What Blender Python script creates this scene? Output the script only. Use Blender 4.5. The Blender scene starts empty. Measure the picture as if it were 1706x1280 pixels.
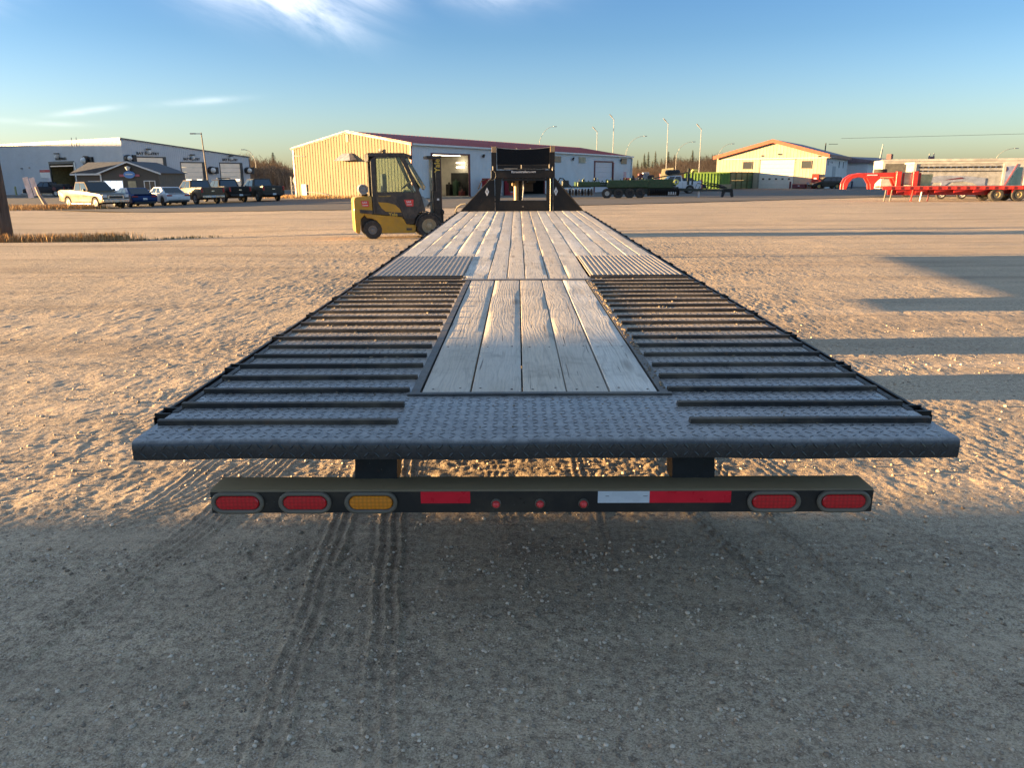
import bpy, bmesh, math, random
import numpy as np
from mathutils import Vector, Matrix
random.seed(7); rng=np.random.default_rng(7)
R=math.radians
SKY_STRENGTH=.075; SUN_STR=3.5; SUN_COL=(1.0,.645,.29); EXPO=3.08; SKY_SAT=.95; CLOUD=(4.2,4.0,4.0,1); DUST=1.4
SKY_RAMP=[(0.,(.46,.57,.91)),(.75,(.96,.90,.92)),(.07,(.39,.50,.76)),(.16,(.26,.395,.62)),(.27,(.19,.335,.57))]
sc=bpy.context.scene
COL=sc.collection
# ---------------------------------------------------------------- camera
cam=bpy.data.cameras.new('camera'); co=bpy.data.objects.new('camera',cam); COL.objects.link(co)
cam.sensor_width=36.0; cam.lens=1281/1706*36; cam.clip_start=.05; cam.clip_end=9000
p,yw,rl=R(14.95),R(.49),R(.35)
f=Vector((-math.sin(yw)*math.cos(p),math.cos(yw)*math.cos(p),-math.sin(p)))
rt=Vector((math.cos(yw),math.sin(yw),0)); up=rt.cross(f)
rr=rt*math.cos(rl)-up*math.sin(rl); uu=up*math.cos(rl)+rt*math.sin(rl)
co.matrix_world=Matrix(((rr.x,uu.x,-f.x,-.08),(rr.y,uu.y,-f.y,0),(rr.z,uu.z,-f.z,1.70),(0,0,0,1)))
sc.camera=co
# ---------------------------------------------------------------- sky and sun
SUN_EL=4.8
w=bpy.data.worlds.new('World'); sc.world=w; w.use_nodes=True
nt=w.node_tree; N=nt.nodes; L=nt.links
for n in list(N): N.remove(n)
def wn(t,**k):
    n=N.new(t)
    for a,b in k.items(): setattr(n,a,b)
    return n
out=wn('ShaderNodeOutputWorld'); bg=wn('ShaderNodeBackground'); bg.inputs[1].default_value=SKY_STRENGTH if 'SKY_STRENGTH' in globals() else .15
sky=wn('ShaderNodeTexSky',sky_type='NISHITA',sun_disc=False,sun_elevation=R(SUN_EL),sun_rotation=R(270-1.7),altitude=500,air_density=1.0,dust_density=DUST,ozone_density=1.4)
tc=wn('ShaderNodeTexCoord'); sep=wn('ShaderNodeSeparateXYZ'); L.new(tc.outputs['Generated'],sep.inputs[0])
def M(op,a,b=None,c=None):
    n=N.new('ShaderNodeMath'); n.operation=op
    for i,v in enumerate((a,b,c)):
        if v is None: continue
        if isinstance(v,(int,float)): n.inputs[i].default_value=v
        else: L.new(v,n.inputs[i])
    return n.outputs[0]
# azimuth (right of +Y) and elevation in radians, for thin wisps of cirrus
az=M('ARCTAN2',sep.outputs[0],sep.outputs[1]); el=M('ARCSINE',sep.outputs[2])
def blob(a0,e0,sa,se,amp,rot=0.):
    da=M('SUBTRACT',az,a0); de=M('SUBTRACT',el,e0)
    c,s=math.cos(rot),math.sin(rot)
    u=M('ADD',M('MULTIPLY',da,c),M('MULTIPLY',de,s)); v=M('SUBTRACT',M('MULTIPLY',de,c),M('MULTIPLY',da,s))
    q=M('ADD',M('POWER',M('DIVIDE',u,sa),2.0),M('POWER',M('DIVIDE',v,se),2.0))
    return M('MULTIPLY',M('EXPONENT',M('MULTIPLY',q,-1.0)),amp)
comb=wn('ShaderNodeCombineXYZ'); L.new(M('MULTIPLY',M('ADD',az,M('MULTIPLY',el,.9)),4.2),comb.inputs[0]); L.new(M('MULTIPLY',M('ADD',el,M('MULTIPLY',az,.30)),9.),comb.inputs[1])
ns=wn('ShaderNodeTexNoise'); ns.inputs['Scale'].default_value=2.2; ns.inputs['Detail'].default_value=8; ns.inputs['Roughness'].default_value=.62; ns.inputs['Distortion'].default_value=.7
L.new(comb.outputs[0],ns.inputs['Vector'])
blobs=[(-.335,.225,.080,.032,1.25,-.30),(-.270,.203,.075,.026,1.15,-.30),(-.20,.218,.06,.024,.8,-.1),(-.045,.232,.075,.026,1.0,-.1),(-.59,.195,.05,.028,.6,.2),(-.37,.088,.040,.0035,.30,.10),(-.49,.074,.028,.0030,.42,.16),(-.60,.062,.05,.003,.28,.0),(-.52,.060,.03,.0025,.2,.0),
 (-.60,.30,.2,.03,.7,.2),(.3,.42,.3,.05,.7,-.2),(1.4,.3,.3,.05,.6,.1),(-1.6,.35,.3,.05,.7,.1),(2.7,.4,.4,.06,.7,.1),(-2.6,.25,.3,.04,.6,-.1)]
tot=None
for b in blobs:
    o=blob(*b); tot=o if tot is None else M('MAXIMUM',tot,o)
ramp=wn('ShaderNodeMapRange'); ramp.inputs[1].default_value=.26; ramp.inputs[2].default_value=.74; L.new(ns.outputs[0],ramp.inputs[0])
cm=M('MULTIPLY',M('MULTIPLY',tot,ramp.outputs[0]),.68)
mixc=wn('ShaderNodeMix',data_type='RGBA'); L.new(cm,mixc.inputs[0])
# low sky dimmed and blued; unseen upper sky kept brighter to fill shade
hsv=wn('ShaderNodeHueSaturation'); hsv.inputs['Saturation'].default_value=SKY_SAT; L.new(sky.outputs[0],hsv.inputs['Color'])
tint=wn('ShaderNodeMix',data_type='RGBA',blend_type='MULTIPLY'); tint.inputs[0].default_value=1; 
eln=M('MULTIPLY',M('MAXIMUM',el,0.),1.); cr=wn('ShaderNodeValToRGB'); L.new(eln,cr.inputs[0]); L.new(cr.outputs[0],tint.inputs[7])
for i,(pp,cc) in enumerate(SKY_RAMP):
    e_=cr.color_ramp.elements[i] if i<2 else cr.color_ramp.elements.new(pp)
    e_.position=pp; e_.color=tuple(cc)+(1,)
L.new(hsv.outputs[0],tint.inputs[6])
L.new(tint.outputs[2],mixc.inputs[6]); mixc.inputs[7].default_value=CLOUD
L.new(mixc.outputs[2],bg.inputs[0]); L.new(bg.outputs[0],out.inputs[0])
sl=bpy.data.lights.new('sun','SUN'); sl.energy=SUN_STR; sl.angle=R(.53); sl.color=SUN_COL
so=bpy.data.objects.new('sun',sl); COL.objects.link(so)
dl=Vector((math.cos(R(SUN_EL)),.03,-math.sin(R(SUN_EL))))
so.rotation_euler=dl.to_track_quat('-Z','Y').to_euler(); so.location=(-40,0,30)
sc.view_settings.view_transform='Standard'; sc.view_settings.look='None'; sc.view_settings.exposure=EXPO; sc.view_settings.gamma=1
sc.view_settings.use_curve_mapping=False
# ---------------------------------------------------------------- helpers
def gz(x,y):
    t=(x/max(y,1e-3)+.15)/(-.40); t=min(max(t,0),1) if y>0 else 0; t=t*t*(3-2*t)
    u=min(max((y-20)/40,0),1); u=u*u*(3-2*u)
    z=-.28*t*u
    d=math.hypot((x+15.5)/7.5,(y-26.2)/2.6)
    return z-.24*math.exp(-d*d)
def setp(o,label=None,cat=None,group=None,kind=None):
    if label: o['label']=label
    if cat: o['category']=cat
    if group: o['group']=group
    if kind: o['kind']=kind
    return o
def thing(name,label,cat,loc=(0,0,0),rz=0,group=None):
    o=bpy.data.objects.new(name,None); COL.objects.link(o); o.location=loc; o.rotation_euler=(0,0,rz); o.empty_display_size=.2
    return setp(o,label,cat,group)
class MB:
    def __init__(s): s.v=[]; s.f=[]
    def add(s,vs,fs):
        k=len(s.v); s.v+= [tuple(v) for v in vs]; s.f+=[tuple(i+k for i in f) for f in fs]; return s
    def box(s,c,d,rz=0,m=None):
        x,y,z=[a/2 for a in d]
        vs=[Vector((i*x,j*y,k*z)) for k in (-1,1) for j in (-1,1) for i in (-1,1)]
        if rz: m=Matrix.Rotation(rz,3,'Z')
        if m is not None: vs=[m@v for v in vs]
        vs=[v+Vector(c) for v in vs]
        return s.add(vs,[(0,2,3,1),(4,5,7,6),(0,1,5,4),(2,6,7,3),(0,4,6,2),(1,3,7,5)])
    def bb(s,x0,x1,y0,y1,z0,z1): return s.box(((x0+x1)/2,(y0+y1)/2,(z0+z1)/2),(abs(x1-x0),abs(y1-y0),abs(z1-z0)))
    def cyl(s,a,b,r,n=12,r2=None,caps=True):
        a=Vector(a); b=Vector(b); d=(b-a).normalized(); u=d.orthogonal().normalized(); v=d.cross(u); r2=r if r2 is None else r2
        vs=[]
        for q,rad in ((a,r),(b,r2)):
            for i in range(n):
                t=2*math.pi*i/n; vs.append(q+u*math.cos(t)*rad+v*math.sin(t)*rad)
        fs=[(i,(i+1)%n,n+(i+1)%n,n+i) for i in range(n)]
        if caps: fs+=[tuple(range(n))[::-1],tuple(range(n,2*n))]
        return s.add(vs,fs)
    def tube(s,pts,r,n=8):
        pts=[Vector(q) for q in pts]; rings=[]; k=len(s.v)
        for i,q in enumerate(pts):
            d=(pts[min(i+1,len(pts)-1)]-pts[max(i-1,0)]).normalized()
            ref=Vector((0,0,1)) if abs(d.z)<.9 else Vector((0,1,0))
            u=d.cross(ref).normalized(); v=d.cross(u)
            rad=r[i] if isinstance(r,(list,tuple)) else r
            for j in range(n):
                t=2*math.pi*j/n; s.v.append(tuple(q+u*math.cos(t)*rad+v*math.sin(t)*rad))
        for i in range(len(pts)-1):
            for j in range(n):
                a=k+i*n+j; b=k+i*n+(j+1)%n; s.f.append((a,b,b+n,a+n))
        s.f.append(tuple(range(k,k+n))[::-1]); e=k+(len(pts)-1)*n; s.f.append(tuple(range(e,e+n)))
        return s
    def prism(s,poly,a0,a1,axis='y',inset=0.):
        """poly: list of 2D points; extruded along axis from a0 to a1"""
        n=len(poly)
        def P(q,a):
            if axis=='y': return (q[0],a,q[1])
            if axis=='x': return (a,q[0],q[1])
            return (q[0],q[1],a)
        vs=[P(q,a0) for q in poly]+[P(q,a1) for q in poly]
        fs=[(i,(i+1)%n,n+(i+1)%n,n+i) for i in range(n)]+[tuple(range(n))[::-1],tuple(range(n,2*n))]
        return s.add(vs,fs)
    def quad(s,*q): return s.add(q,[tuple(range(len(q)))])
    def lathe(s,c,ax,prof,n=20):
        """profile (radius, offset along axis)"""
        c=Vector(c); d=Vector(ax).normalized(); u=d.orthogonal().normalized(); v=d.cross(u); k=len(s.v)
        for r,o in prof:
            for j in range(n):
                t=2*math.pi*j/n; s.v.append(tuple(c+d*o+u*math.cos(t)*r+v*math.sin(t)*r))
        m=len(prof)
        for i in range(m-1):
            for j in range(n):
                a=k+i*n+j; b=k+i*n+(j+1)%n; s.f.append((a,b,b+n,a+n))
        return s
    def build(s,name,m,parent=None,bevel=0.,smooth=False,label=None,fix=True,seg=1,kind=None):
        me=bpy.data.meshes.new(name); me.from_pydata(s.v,[],s.f); me.update()
        if fix or bevel:
            bm=bmesh.new(); bm.from_mesh(me)
            if fix: bmesh.ops.recalc_face_normals(bm,faces=bm.faces)
            if bevel:
                es=[e for e in bm.edges if len(e.link_faces)==2 and e.calc_face_angle(0)>.5]
                bmesh.ops.bevel(bm,geom=es,offset=bevel,segments=seg,affect='EDGES',profile=.6,clamp_overlap=True)
            bm.to_mesh(me); bm.free()
        me.materials.append(m)
        if smooth:
            for pl in me.polygons: pl.use_smooth=True
            if smooth!='all': me.set_sharp_from_angle(angle=R(38))
        o=bpy.data.objects.new(name,me); COL.objects.link(o)
        if parent is not None: o.parent=parent
        if label: o['label']=label
        if kind: o['kind']=kind
        return o
def inst(me,name,parent=None,loc=(0,0,0),rot=(0,0,0),scale=(1,1,1)):
    o=bpy.data.objects.new(name,me); COL.objects.link(o); o.location=loc; o.rotation_euler=rot; o.scale=scale
    if parent is not None: o.parent=parent
    return o
def copy_tree(o,parent=None):
    c=o.copy(); COL.objects.link(c); c.parent=parent
    for ch in list(o.children): copy_tree(ch,c)
    return c
def text(s,size,m,loc,xdir,ydir,name='lettering',parent=None,extr=.002,align='CENTER',bold=0.,sx=1.):
    cu=bpy.data.curves.new(name,'FONT'); cu.body=s; cu.size=size; cu.align_x=align; cu.align_y='CENTER'; cu.extrude=extr; cu.offset=bold*size; cu.resolution_u=2
    t=bpy.data.objects.new('tmp',cu); COL.objects.link(t); bpy.context.view_layer.update()
    me=bpy.data.meshes.new_from_object(t.evaluated_get(bpy.context.evaluated_depsgraph_get()))
    bpy.data.objects.remove(t); me.name=name
    X=Vector(xdir).normalized()*sx; Y=Vector(ydir).normalized(); Z=X.normalized().cross(Y)
    me.transform(Matrix(((X.x,Y.x,Z.x,loc[0]),(X.y,Y.y,Z.y,loc[1]),(X.z,Y.z,Z.z,loc[2]),(0,0,0,1))))
    me.materials.clear(); me.materials.append(m)
    o=bpy.data.objects.new(name,me); COL.objects.link(o)
    if parent is not None: o.parent=parent
    return o
# ---------------------------------------------------------------- materials
class NT:
    def __init__(s,name):
        s.m=bpy.data.materials.new(name); s.m.use_nodes=True; s.t=s.m.node_tree; s.n=s.t.nodes; s.l=s.t.links
        s.b=s.n['Principled BSDF']; s.pos=s.n.new('ShaderNodeNewGeometry').outputs['Position']
    def put(s,sock,v):
        if isinstance(v,(int,float)): sock.default_value=v
        elif isinstance(v,(tuple,list)): sock.default_value=tuple(v)+((1,) if len(v)==3 and len(sock.default_value)==4 else ())
        else: s.l.new(v,sock)
    def math(s,op,a,b=None,c=None,cl=False):
        n=s.n.new('ShaderNodeMath'); n.operation=op; n.use_clamp=cl
        for i,v in enumerate((a,b,c)):
            if v is not None: s.put(n.inputs[i],v)
        return n.outputs[0]
    def objc(s): return s.n.new('ShaderNodeTexCoord').outputs['Object']
    def rnd(s): return s.n.new('ShaderNodeObjectInfo').outputs['Random']
    def scale(s,v,k,off=None):
        n=s.n.new('ShaderNodeVectorMath'); n.operation='MULTIPLY'; s.put(n.inputs[0],v); n.inputs[1].default_value=k
        if off is None: return n.outputs[0]
        a=s.n.new('ShaderNodeVectorMath'); a.operation='ADD'; s.l.new(n.outputs[0],a.inputs[0]); s.put(a.inputs[1],off); return a.outputs[0]
    def noise(s,v,sc_,det=4,rough=.55,dist=0.,w=False):
        n=s.n.new('ShaderNodeTexNoise'); s.put(n.inputs['Vector'],v); n.inputs['Scale'].default_value=sc_; n.inputs['Detail'].default_value=det; n.inputs['Roughness'].default_value=rough; n.inputs['Distortion'].default_value=dist
        return n.outputs[0]
    def vor(s,v,sc_,feat='F1',out='Distance',rnd=1.):
        n=s.n.new('ShaderNodeTexVoronoi'); n.feature=feat; s.put(n.inputs['Vector'],v); n.inputs['Scale'].default_value=sc_; n.inputs['Randomness'].default_value=rnd
        return n.outputs[out]
    def mr(s,v,a,b,c=0.,d=1.,smooth=False):
        n=s.n.new('ShaderNodeMapRange'); n.interpolation_type='SMOOTHSTEP' if smooth else 'LINEAR'
        s.put(n.inputs[0],v)
        for i,q in enumerate((a,b,c,d)): n.inputs[i+1].default_value=q
        return n.outputs[0]
    def mix(s,fac,a,b,mode='MIX'):
        n=s.n.new('ShaderNodeMix'); n.data_type='RGBA'; n.blend_type=mode; s.put(n.inputs[0],fac); s.put(n.inputs[6],a); s.put(n.inputs[7],b); return n.outputs[2]
    def xyz(s,v):
        n=s.n.new('ShaderNodeSeparateXYZ'); s.put(n.inputs[0],v); return n.outputs
    def comb(s,x,y,z):
        n=s.n.new('ShaderNodeCombineXYZ')
        for i,v in enumerate((x,y,z)): s.put(n.inputs[i],v)
        return n.outputs[0]
    def bump(s,h,dist,st=1.,prev=None):
        n=s.n.new('ShaderNodeBump'); s.put(n.inputs['Height'],h); n.inputs['Distance'].default_value=dist; n.inputs['Strength'].default_value=st
        if prev is not None: s.l.new(prev,n.inputs['Normal'])
        return n.outputs[0]
    def fin(s,col,rough=.6,metal=0.,nrm=None,spec=None,**k):
        s.put(s.b.inputs['Base Color'],col); s.put(s.b.inputs['Roughness'],rough); s.put(s.b.inputs['Metallic'],metal)
        if nrm is not None: s.l.new(nrm,s.b.inputs['Normal'])
        if spec is not None: s.put(s.b.inputs['Specular IOR Level'],spec)
        for a,b in k.items(): s.put(s.b.inputs[a.replace('_',' ')],b)
        return s.m
def pm(name,c,r=.6,m=0.,var=.25,vs=3.,dirt=0.,bump=0.,bs=60.,coat=0.,spec=None,dc=(.23,.18,.12)):
    t=NT(name); n1=t.noise(t.objc(),vs,5); c2=tuple(x*(1-var) for x in c); c3=tuple(min(1,x*(1+var*.6)) for x in c)
    col=t.mix(t.mr(n1,.35,.68),c2,c3)
    rr_=t.mr(n1,.3,.7,max(.03,r-.1),min(1,r+.12))
    if dirt:
        n2=t.noise(t.objc(),vs*2.3,8,.7); col=t.mix(t.math('MULTIPLY',t.mr(n2,.42,.75),dirt),col,dc)
    nr=t.bump(t.noise(t.objc(),bs,3),.002,bump) if bump else None
    mm=t.fin(col,rr_,m,nr,spec)
    if coat: t.b.inputs['Coat Weight'].default_value=coat; t.b.inputs['Coat Roughness'].default_value=.08
    return mm
def glass(name,c,r=.05,a=1.0,spec=.8):
    t=NT(name); m=t.fin(c,r,0.,None,spec)
    if a<1: t.b.inputs['Alpha'].default_value=a
    return m
def emit(name,c,st):
    t=NT(name); m=t.fin((.8,.8,.8),.5); t.b.inputs['Emission Color'].default_value=tuple(c)+(1,); t.b.inputs['Emission Strength'].default_value=st; return m
# ---------------------------------------------------------------- ground
def vnoise(x,y,seed):
    xi=np.floor(x).astype(np.int64); yi=np.floor(y).astype(np.int64); fx=x-xi; fy=y-yi
    fx=fx*fx*(3-2*fx); fy=fy*fy*(3-2*fy)
    def h(a,b):
        n=(a*374761393+b*668265263+seed*2246822519)&0xffffffff
        n=((n^(n>>13))*1274126177)&0xffffffff
        return ((n^(n>>16))&0xffff)/65535.
    return (h(xi,yi)*(1-fx)+h(xi+1,yi)*fx)*(1-fy)+(h(xi,yi+1)*(1-fx)+h(xi+1,yi+1)*fx)*fy
def fbm(x,y,s,o,seed):
    a=1.;t=0.;z=0.
    for i in range(o):
        z=z+a*(vnoise(x*s+17.3*i,y*s-9.1*i,seed+i)-.5); t+=a; a*=.55; s*=2.03
    return z/t
def axis_pos(d0,k,lim,flat):
    a=[0.];d=d0
    while a[-1]<lim:
        d=d0 if a[-1]<flat else max(d0,k*a[-1]); a.append(a[-1]+d)
    return np.array(a)
xp=axis_pos(.0135,.0052,60,2.6); xs=np.concatenate([-xp[:0:-1],xp])
yp=[1.25]
while yp[-1]<62: yp.append(yp[-1]+max(.0125,.0058*yp[-1]))
ys=np.array(yp)
XX,YY=np.meshgrid(xs,ys)
def gz_np(x,y):
    t=np.clip((x/np.maximum(y,1e-3)+.15)/(-.40),0,1); t=np.where(y>0,t,0); t=t*t*(3-2*t)
    u=np.clip((y-20)/40,0,1); u=u*u*(3-2*u)
    d2=((x+15.5)/7.5)**2+((y-26.2)/2.6)**2
    return -.28*t*u-.24*np.exp(-d2)
ZZ=gz_np(XX,YY)
lod=np.clip(1-(np.abs(XX)-3)/14,0.15,1)*np.clip(1.25-YY/26,0.18,1)
base=fbm(XX,YY,.35,3,11)*.035*np.clip(YY/6,.3,1)
mid=fbm(XX,YY,3.1,3,31)*.012
lump=fbm(XX+.2*fbm(XX,YY,4,2,7),YY,19.,4,51)
lump=np.sign(lump)*np.abs(lump)**.8*.0085
fine=fbm(XX,YY,42.,2,77)*.016
rough=np.clip(.62+1.5*fbm(XX,YY,.9,3,91),.25,1.15)
smooth_fg=np.clip((YY-2.6)/1.6,0,1)*.55+.45
ridge=1-np.abs(fbm(XX*.8+.15*YY,YY*2.2,1.6,4,121))*6; ridge=np.clip(ridge,0,1)**3*.007
D=mid+lump*rough*smooth_fg+fine*rough*np.clip((YY-1.6)/2.2,.45,1)+ridge*smooth_fg*.7
# tyre tracks: (points, width, ribs, depth)
def track(pts,wd,ribs,depth,seed,lug=True,sharp=.55,solid=.75):
    global D
    best=np.full(XX.shape,9.); side=np.zeros(XX.shape); along=np.zeros(XX.shape); acc=0
    for (x0,y0),(x1,y1) in zip(pts[:-1],pts[1:]):
        dx,dy=x1-x0,y1-y0; l=math.hypot(dx,dy); dx/=l; dy/=l
        s=(XX-x0)*dx+(YY-y0)*dy; q=(XX-x0)*dy-(YY-y0)*dx
        ok=(s>-.02)&(s<l+.02)&(np.abs(q)<best)
        best=np.where(ok,np.abs(q),best); side=np.where(ok,q,side); along=np.where(ok,s+acc,along); acc+=l
    side=side+.006*np.sin(along*9+seed)
    m=np.clip((wd/2-best)/.02,0,1)*np.clip(solid+1.2*fbm(XX,YY,1.7,3,seed),.15,1)
    rib=np.clip(np.cos(2*math.pi*(side/wd)*ribs),-1,1)
    rib=np.clip((rib-sharp)/(1-sharp),0,1)
    z=rib*depth*.95
    if lug: z=z*(1-(.35 if solid<.8 else .22)*(np.sin(along*2*math.pi/.045+3*np.sign(side))>.2))
    D=D*(1-.80*m)+m*(z-depth*.06)
track([(-.80,1.2),(-.86,1.92),(-.99,3.55),(-1.12,7)],.20,4,.0135,3,False,.30,1.0)
track([(-.44,1.2),(-.50,1.92),(-.60,2.6),(-.73,3.6),(-.95,7)],.21,4,.0135,4,False,.30,1.0)
track([(-2.35,1.6),(-1.95,2.55),(-1.72,3.4),(-1.55,4.6),(-1.3,6.5)],.22,5,.012,5,False,.35,.95)
track([(-2.75,1.9),(-2.3,2.9),(-2.05,3.9),(-1.9,5.6)],.2,4,.010,15,False,.35,.85)
track([(1.75,1.2),(1.30,1.95),(.98,3.0),(.83,3.7),(.55,6)],.10,3,.012,6,False,.35,.95)
track([(2.3,1.2),(1.62,2.1),(1.36,2.9),(1.18,3.7),(.95,6)],.11,3,.012,8,False,.35,.95)
track([(-.62,1.2),(-.70,1.9),(-.80,2.6),(-1.0,3.4)],.05,2,.009,41,False,.2,.9)
track([(-3.2,2.6),(-2.4,3.3),(-1.9,3.9),(-1.6,4.9)],.2,4,.010,42,False,.35,.85)
track([(2.9,2.4),(2.1,3.1),(1.5,4.1),(1.2,5.4)],.2,4,.009,43,False,.35,.8)
track([(.35,1.3),(.28,2.4),(.33,3.6),(.2,6)],.18,4,.007,44,False,.4,.6)
track([(1.55,1.2),(1.2,1.9),(.95,2.5)],.3,7,.004,9)
track([(-.05,3.2),(-.22,4.2),(-.5,6.0)],.16,4,.009,19)
rs=random.Random(5)
for k in range(34):
    cx=rs.uniform(-9,9); cy=rs.uniform(5.5,30); a=rs.uniform(-.35,.35)+(math.pi if rs.random()<.5 else 0); cv=rs.uniform(-.06,.06)
    pts=[]
    for i in range(7):
        pts.append((cx,cy)); cx+=math.cos(a)*1.6; cy+=math.sin(a)*1.1; a+=cv
    track(pts,rs.uniform(.2,.3),rs.choice((3,4)),.007+.00025*cy,100+k,False)
# short wavy lug prints left in the mud
for k in range(46):
    cx=rs.uniform(-2.2,.1); cy=rs.uniform(1.7,3.4); ln=rs.uniform(.05,.13); a=rs.uniform(.6,2.2); ph=rs.uniform(0,6)
    sx=(XX-cx)*math.cos(a)+(YY-cy)*math.sin(a); qx=(XX-cx)*math.sin(a)-(YY-cy)*math.cos(a)+.012*np.sin(sx*55+ph)
    D+= .0075*np.exp(-(qx/.009)**2)*np.clip((ln-np.abs(sx))/.03,0,1)-.006*np.exp(-((qx-.02)/.013)**2)*np.clip((ln-np.abs(sx))/.03,0,1)
amp=1+np.clip((YY-5)/22,0,.9)
edge=np.clip((60-np.abs(XX))/6,0,1)*np.clip((61.5-YY)/6,0,1)*np.clip((YY-1.25)/.1,0,1)
ZZ=ZZ+(base+D*lod*amp)*edge
def gmat():
    t=NT('gravel'); P=t.pos
    big=t.noise(P,.35,5,.6); med=t.noise(P,2.4,6,.65); fin_=t.noise(P,28.,6,.7); xf=t.noise(P,140.,3,.7)
    c=t.mix(t.mr(big,.36,.66),GR_A,GR_B)
    c=t.mix(t.mr(med,.38,.66,0,.55),c,GR_C)
    c=t.mix(t.mr(fin_,.44,.66,0,.75),c,tuple(min(x*1.55,.8) for x in GR_B)); c=t.mix(t.mr(fin_,.48,.32,0,.8),c,tuple(x*.5 for x in GR_C))
    c=t.mix(t.mr(xf,.50,.34,0,.75),c,tuple(x*.40 for x in GR_C)); c=t.mix(t.mr(xf,.53,.64,0,.85),c,(.72,.59,.44))
    v=t.vor(P,75.); cr=t.vor(P,75.,out='Color'); keep=t.math('LESS_THAN',t.xyz(cr)[0],.20)
    st=t.math('MULTIPLY',t.mr(v,.42,.25),keep)
    pc=t.mix(t.xyz(cr)[1],(.20,.155,.115),(.76,.65,.52))
    c=t.mix(t.math('MULTIPLY',st,.8),c,pc)
    h=t.math('ADD',t.math('MULTIPLY',fin_,.9),t.math('ADD',t.math('MULTIPLY',xf,.22),t.math('MULTIPLY',st,.35)))
    # rutted swaths running across the yard, seen far off
    lane=t.noise(t.scale(P,(.06,.55,.5)),1.6,6,.6,.4)
    c=t.mix(t.mr(lane,.47,.62,0,.5),c,tuple(x*.75 for x in GR_C)); lane2=t.noise(t.scale(P,(.10,.9,.5),(7.,3.,0.)),2.6,6,.65,.6); c=t.mix(t.mr(lane2,.5,.66,0,.4),c,tuple(min(1,x*1.25) for x in GR_B))
    h2=t.noise(t.scale(P,(.7,1.5,1)),3.2,6,.62,.3); h3=t.noise(t.scale(P,(1,1.3,1)),11.,5,.7)
    n=t.bump(h2,.06,.6); n=t.bump(h3,.030,t_far,n) if 0 else t.bump(t.math('MULTIPLY',h3,t.mr(t.xyz(P)[1],4.,14.,.25,1.6)),.030,.8,n); n=t.bump(h,.012,.75,n)
    return t.fin(c,.95,0.,n,.25)
GR_A=(.455,.335,.222); GR_B=(.565,.418,.280); GR_C=(.355,.264,.184)
M_ground=gmat()
def grid_obj(name,X,Y,Z,m,smooth=True):
    r,c=X.shape; me=bpy.data.meshes.new(name)
    v=np.stack([X,Y,Z],-1).reshape(-1,3).astype(np.float32)
    i=np.arange(r*c).reshape(r,c); q=np.stack([i[:-1,:-1],i[:-1,1:],i[1:,1:],i[1:,:-1]],-1).reshape(-1,4)
    me.vertices.add(len(v)); me.vertices.foreach_set('co',v.ravel()); me.loops.add(q.size); me.loops.foreach_set('vertex_index',q.ravel().astype(np.int32))
    me.polygons.add(len(q)); me.polygons.foreach_set('loop_start',np.arange(0,q.size,4,dtype=np.int32)); me.polygons.foreach_set('loop_total',np.full(len(q),4,dtype=np.int32))
    me.polygons.foreach_set('use_smooth',np.full(len(q),smooth)); me.update(calc_edges=True); me.materials.append(m)
    o=bpy.data.objects.new(name,me); COL.objects.link(o); return o
setp(grid_obj('ground',XX,YY,ZZ,M_ground),kind='structure')
# the yard beyond and behind: one coarse sheet with a hole where the fine one lies
def coarse():
    E_=float(xs[-1]); xs2=np.unique(np.concatenate([np.linspace(-3000,-300,10),np.linspace(-300,-E_,25),np.linspace(-E_,E_,25),np.linspace(E_,300,25),np.linspace(300,3000,10)]))
    ys2=np.unique(np.concatenate([np.linspace(-600,1.25,9),[1.25,ys[-1]],np.linspace(1.25,ys[-1],12),np.linspace(ys[-1],320,40),np.linspace(320,4000,12)]))
    mb=MB(); ix={}
    for j,y in enumerate(ys2):
        for i,x in enumerate(xs2): ix[i,j]=len(mb.v); mb.v.append((float(x),float(y),gz(x,y)))
    for j in range(len(ys2)-1):
        for i in range(len(xs2)-1):
            cx=(xs2[i]+xs2[i+1])/2; cy=(ys2[j]+ys2[j+1])/2
            if abs(cx)<E_ and 1.25<cy<ys[-1]: continue
            mb.f.append((ix[i,j],ix[i+1,j],ix[i+1,j+1],ix[i,j+1]))
    return mb.build('field',M_ground,smooth='all',fix=False)
_xl=xs[-1]
setp(coarse(),kind='structure')
def ground_h(x,y):
    i=int(np.clip(np.searchsorted(xs,x)-1,0,len(xs)-2)); j=int(np.clip(np.searchsorted(ys,y)-1,0,len(ys)-2))
    if abs(x)>59 or y>61 or y<1.3: return gz(x,y)
    return float(ZZ[j,i])
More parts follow.
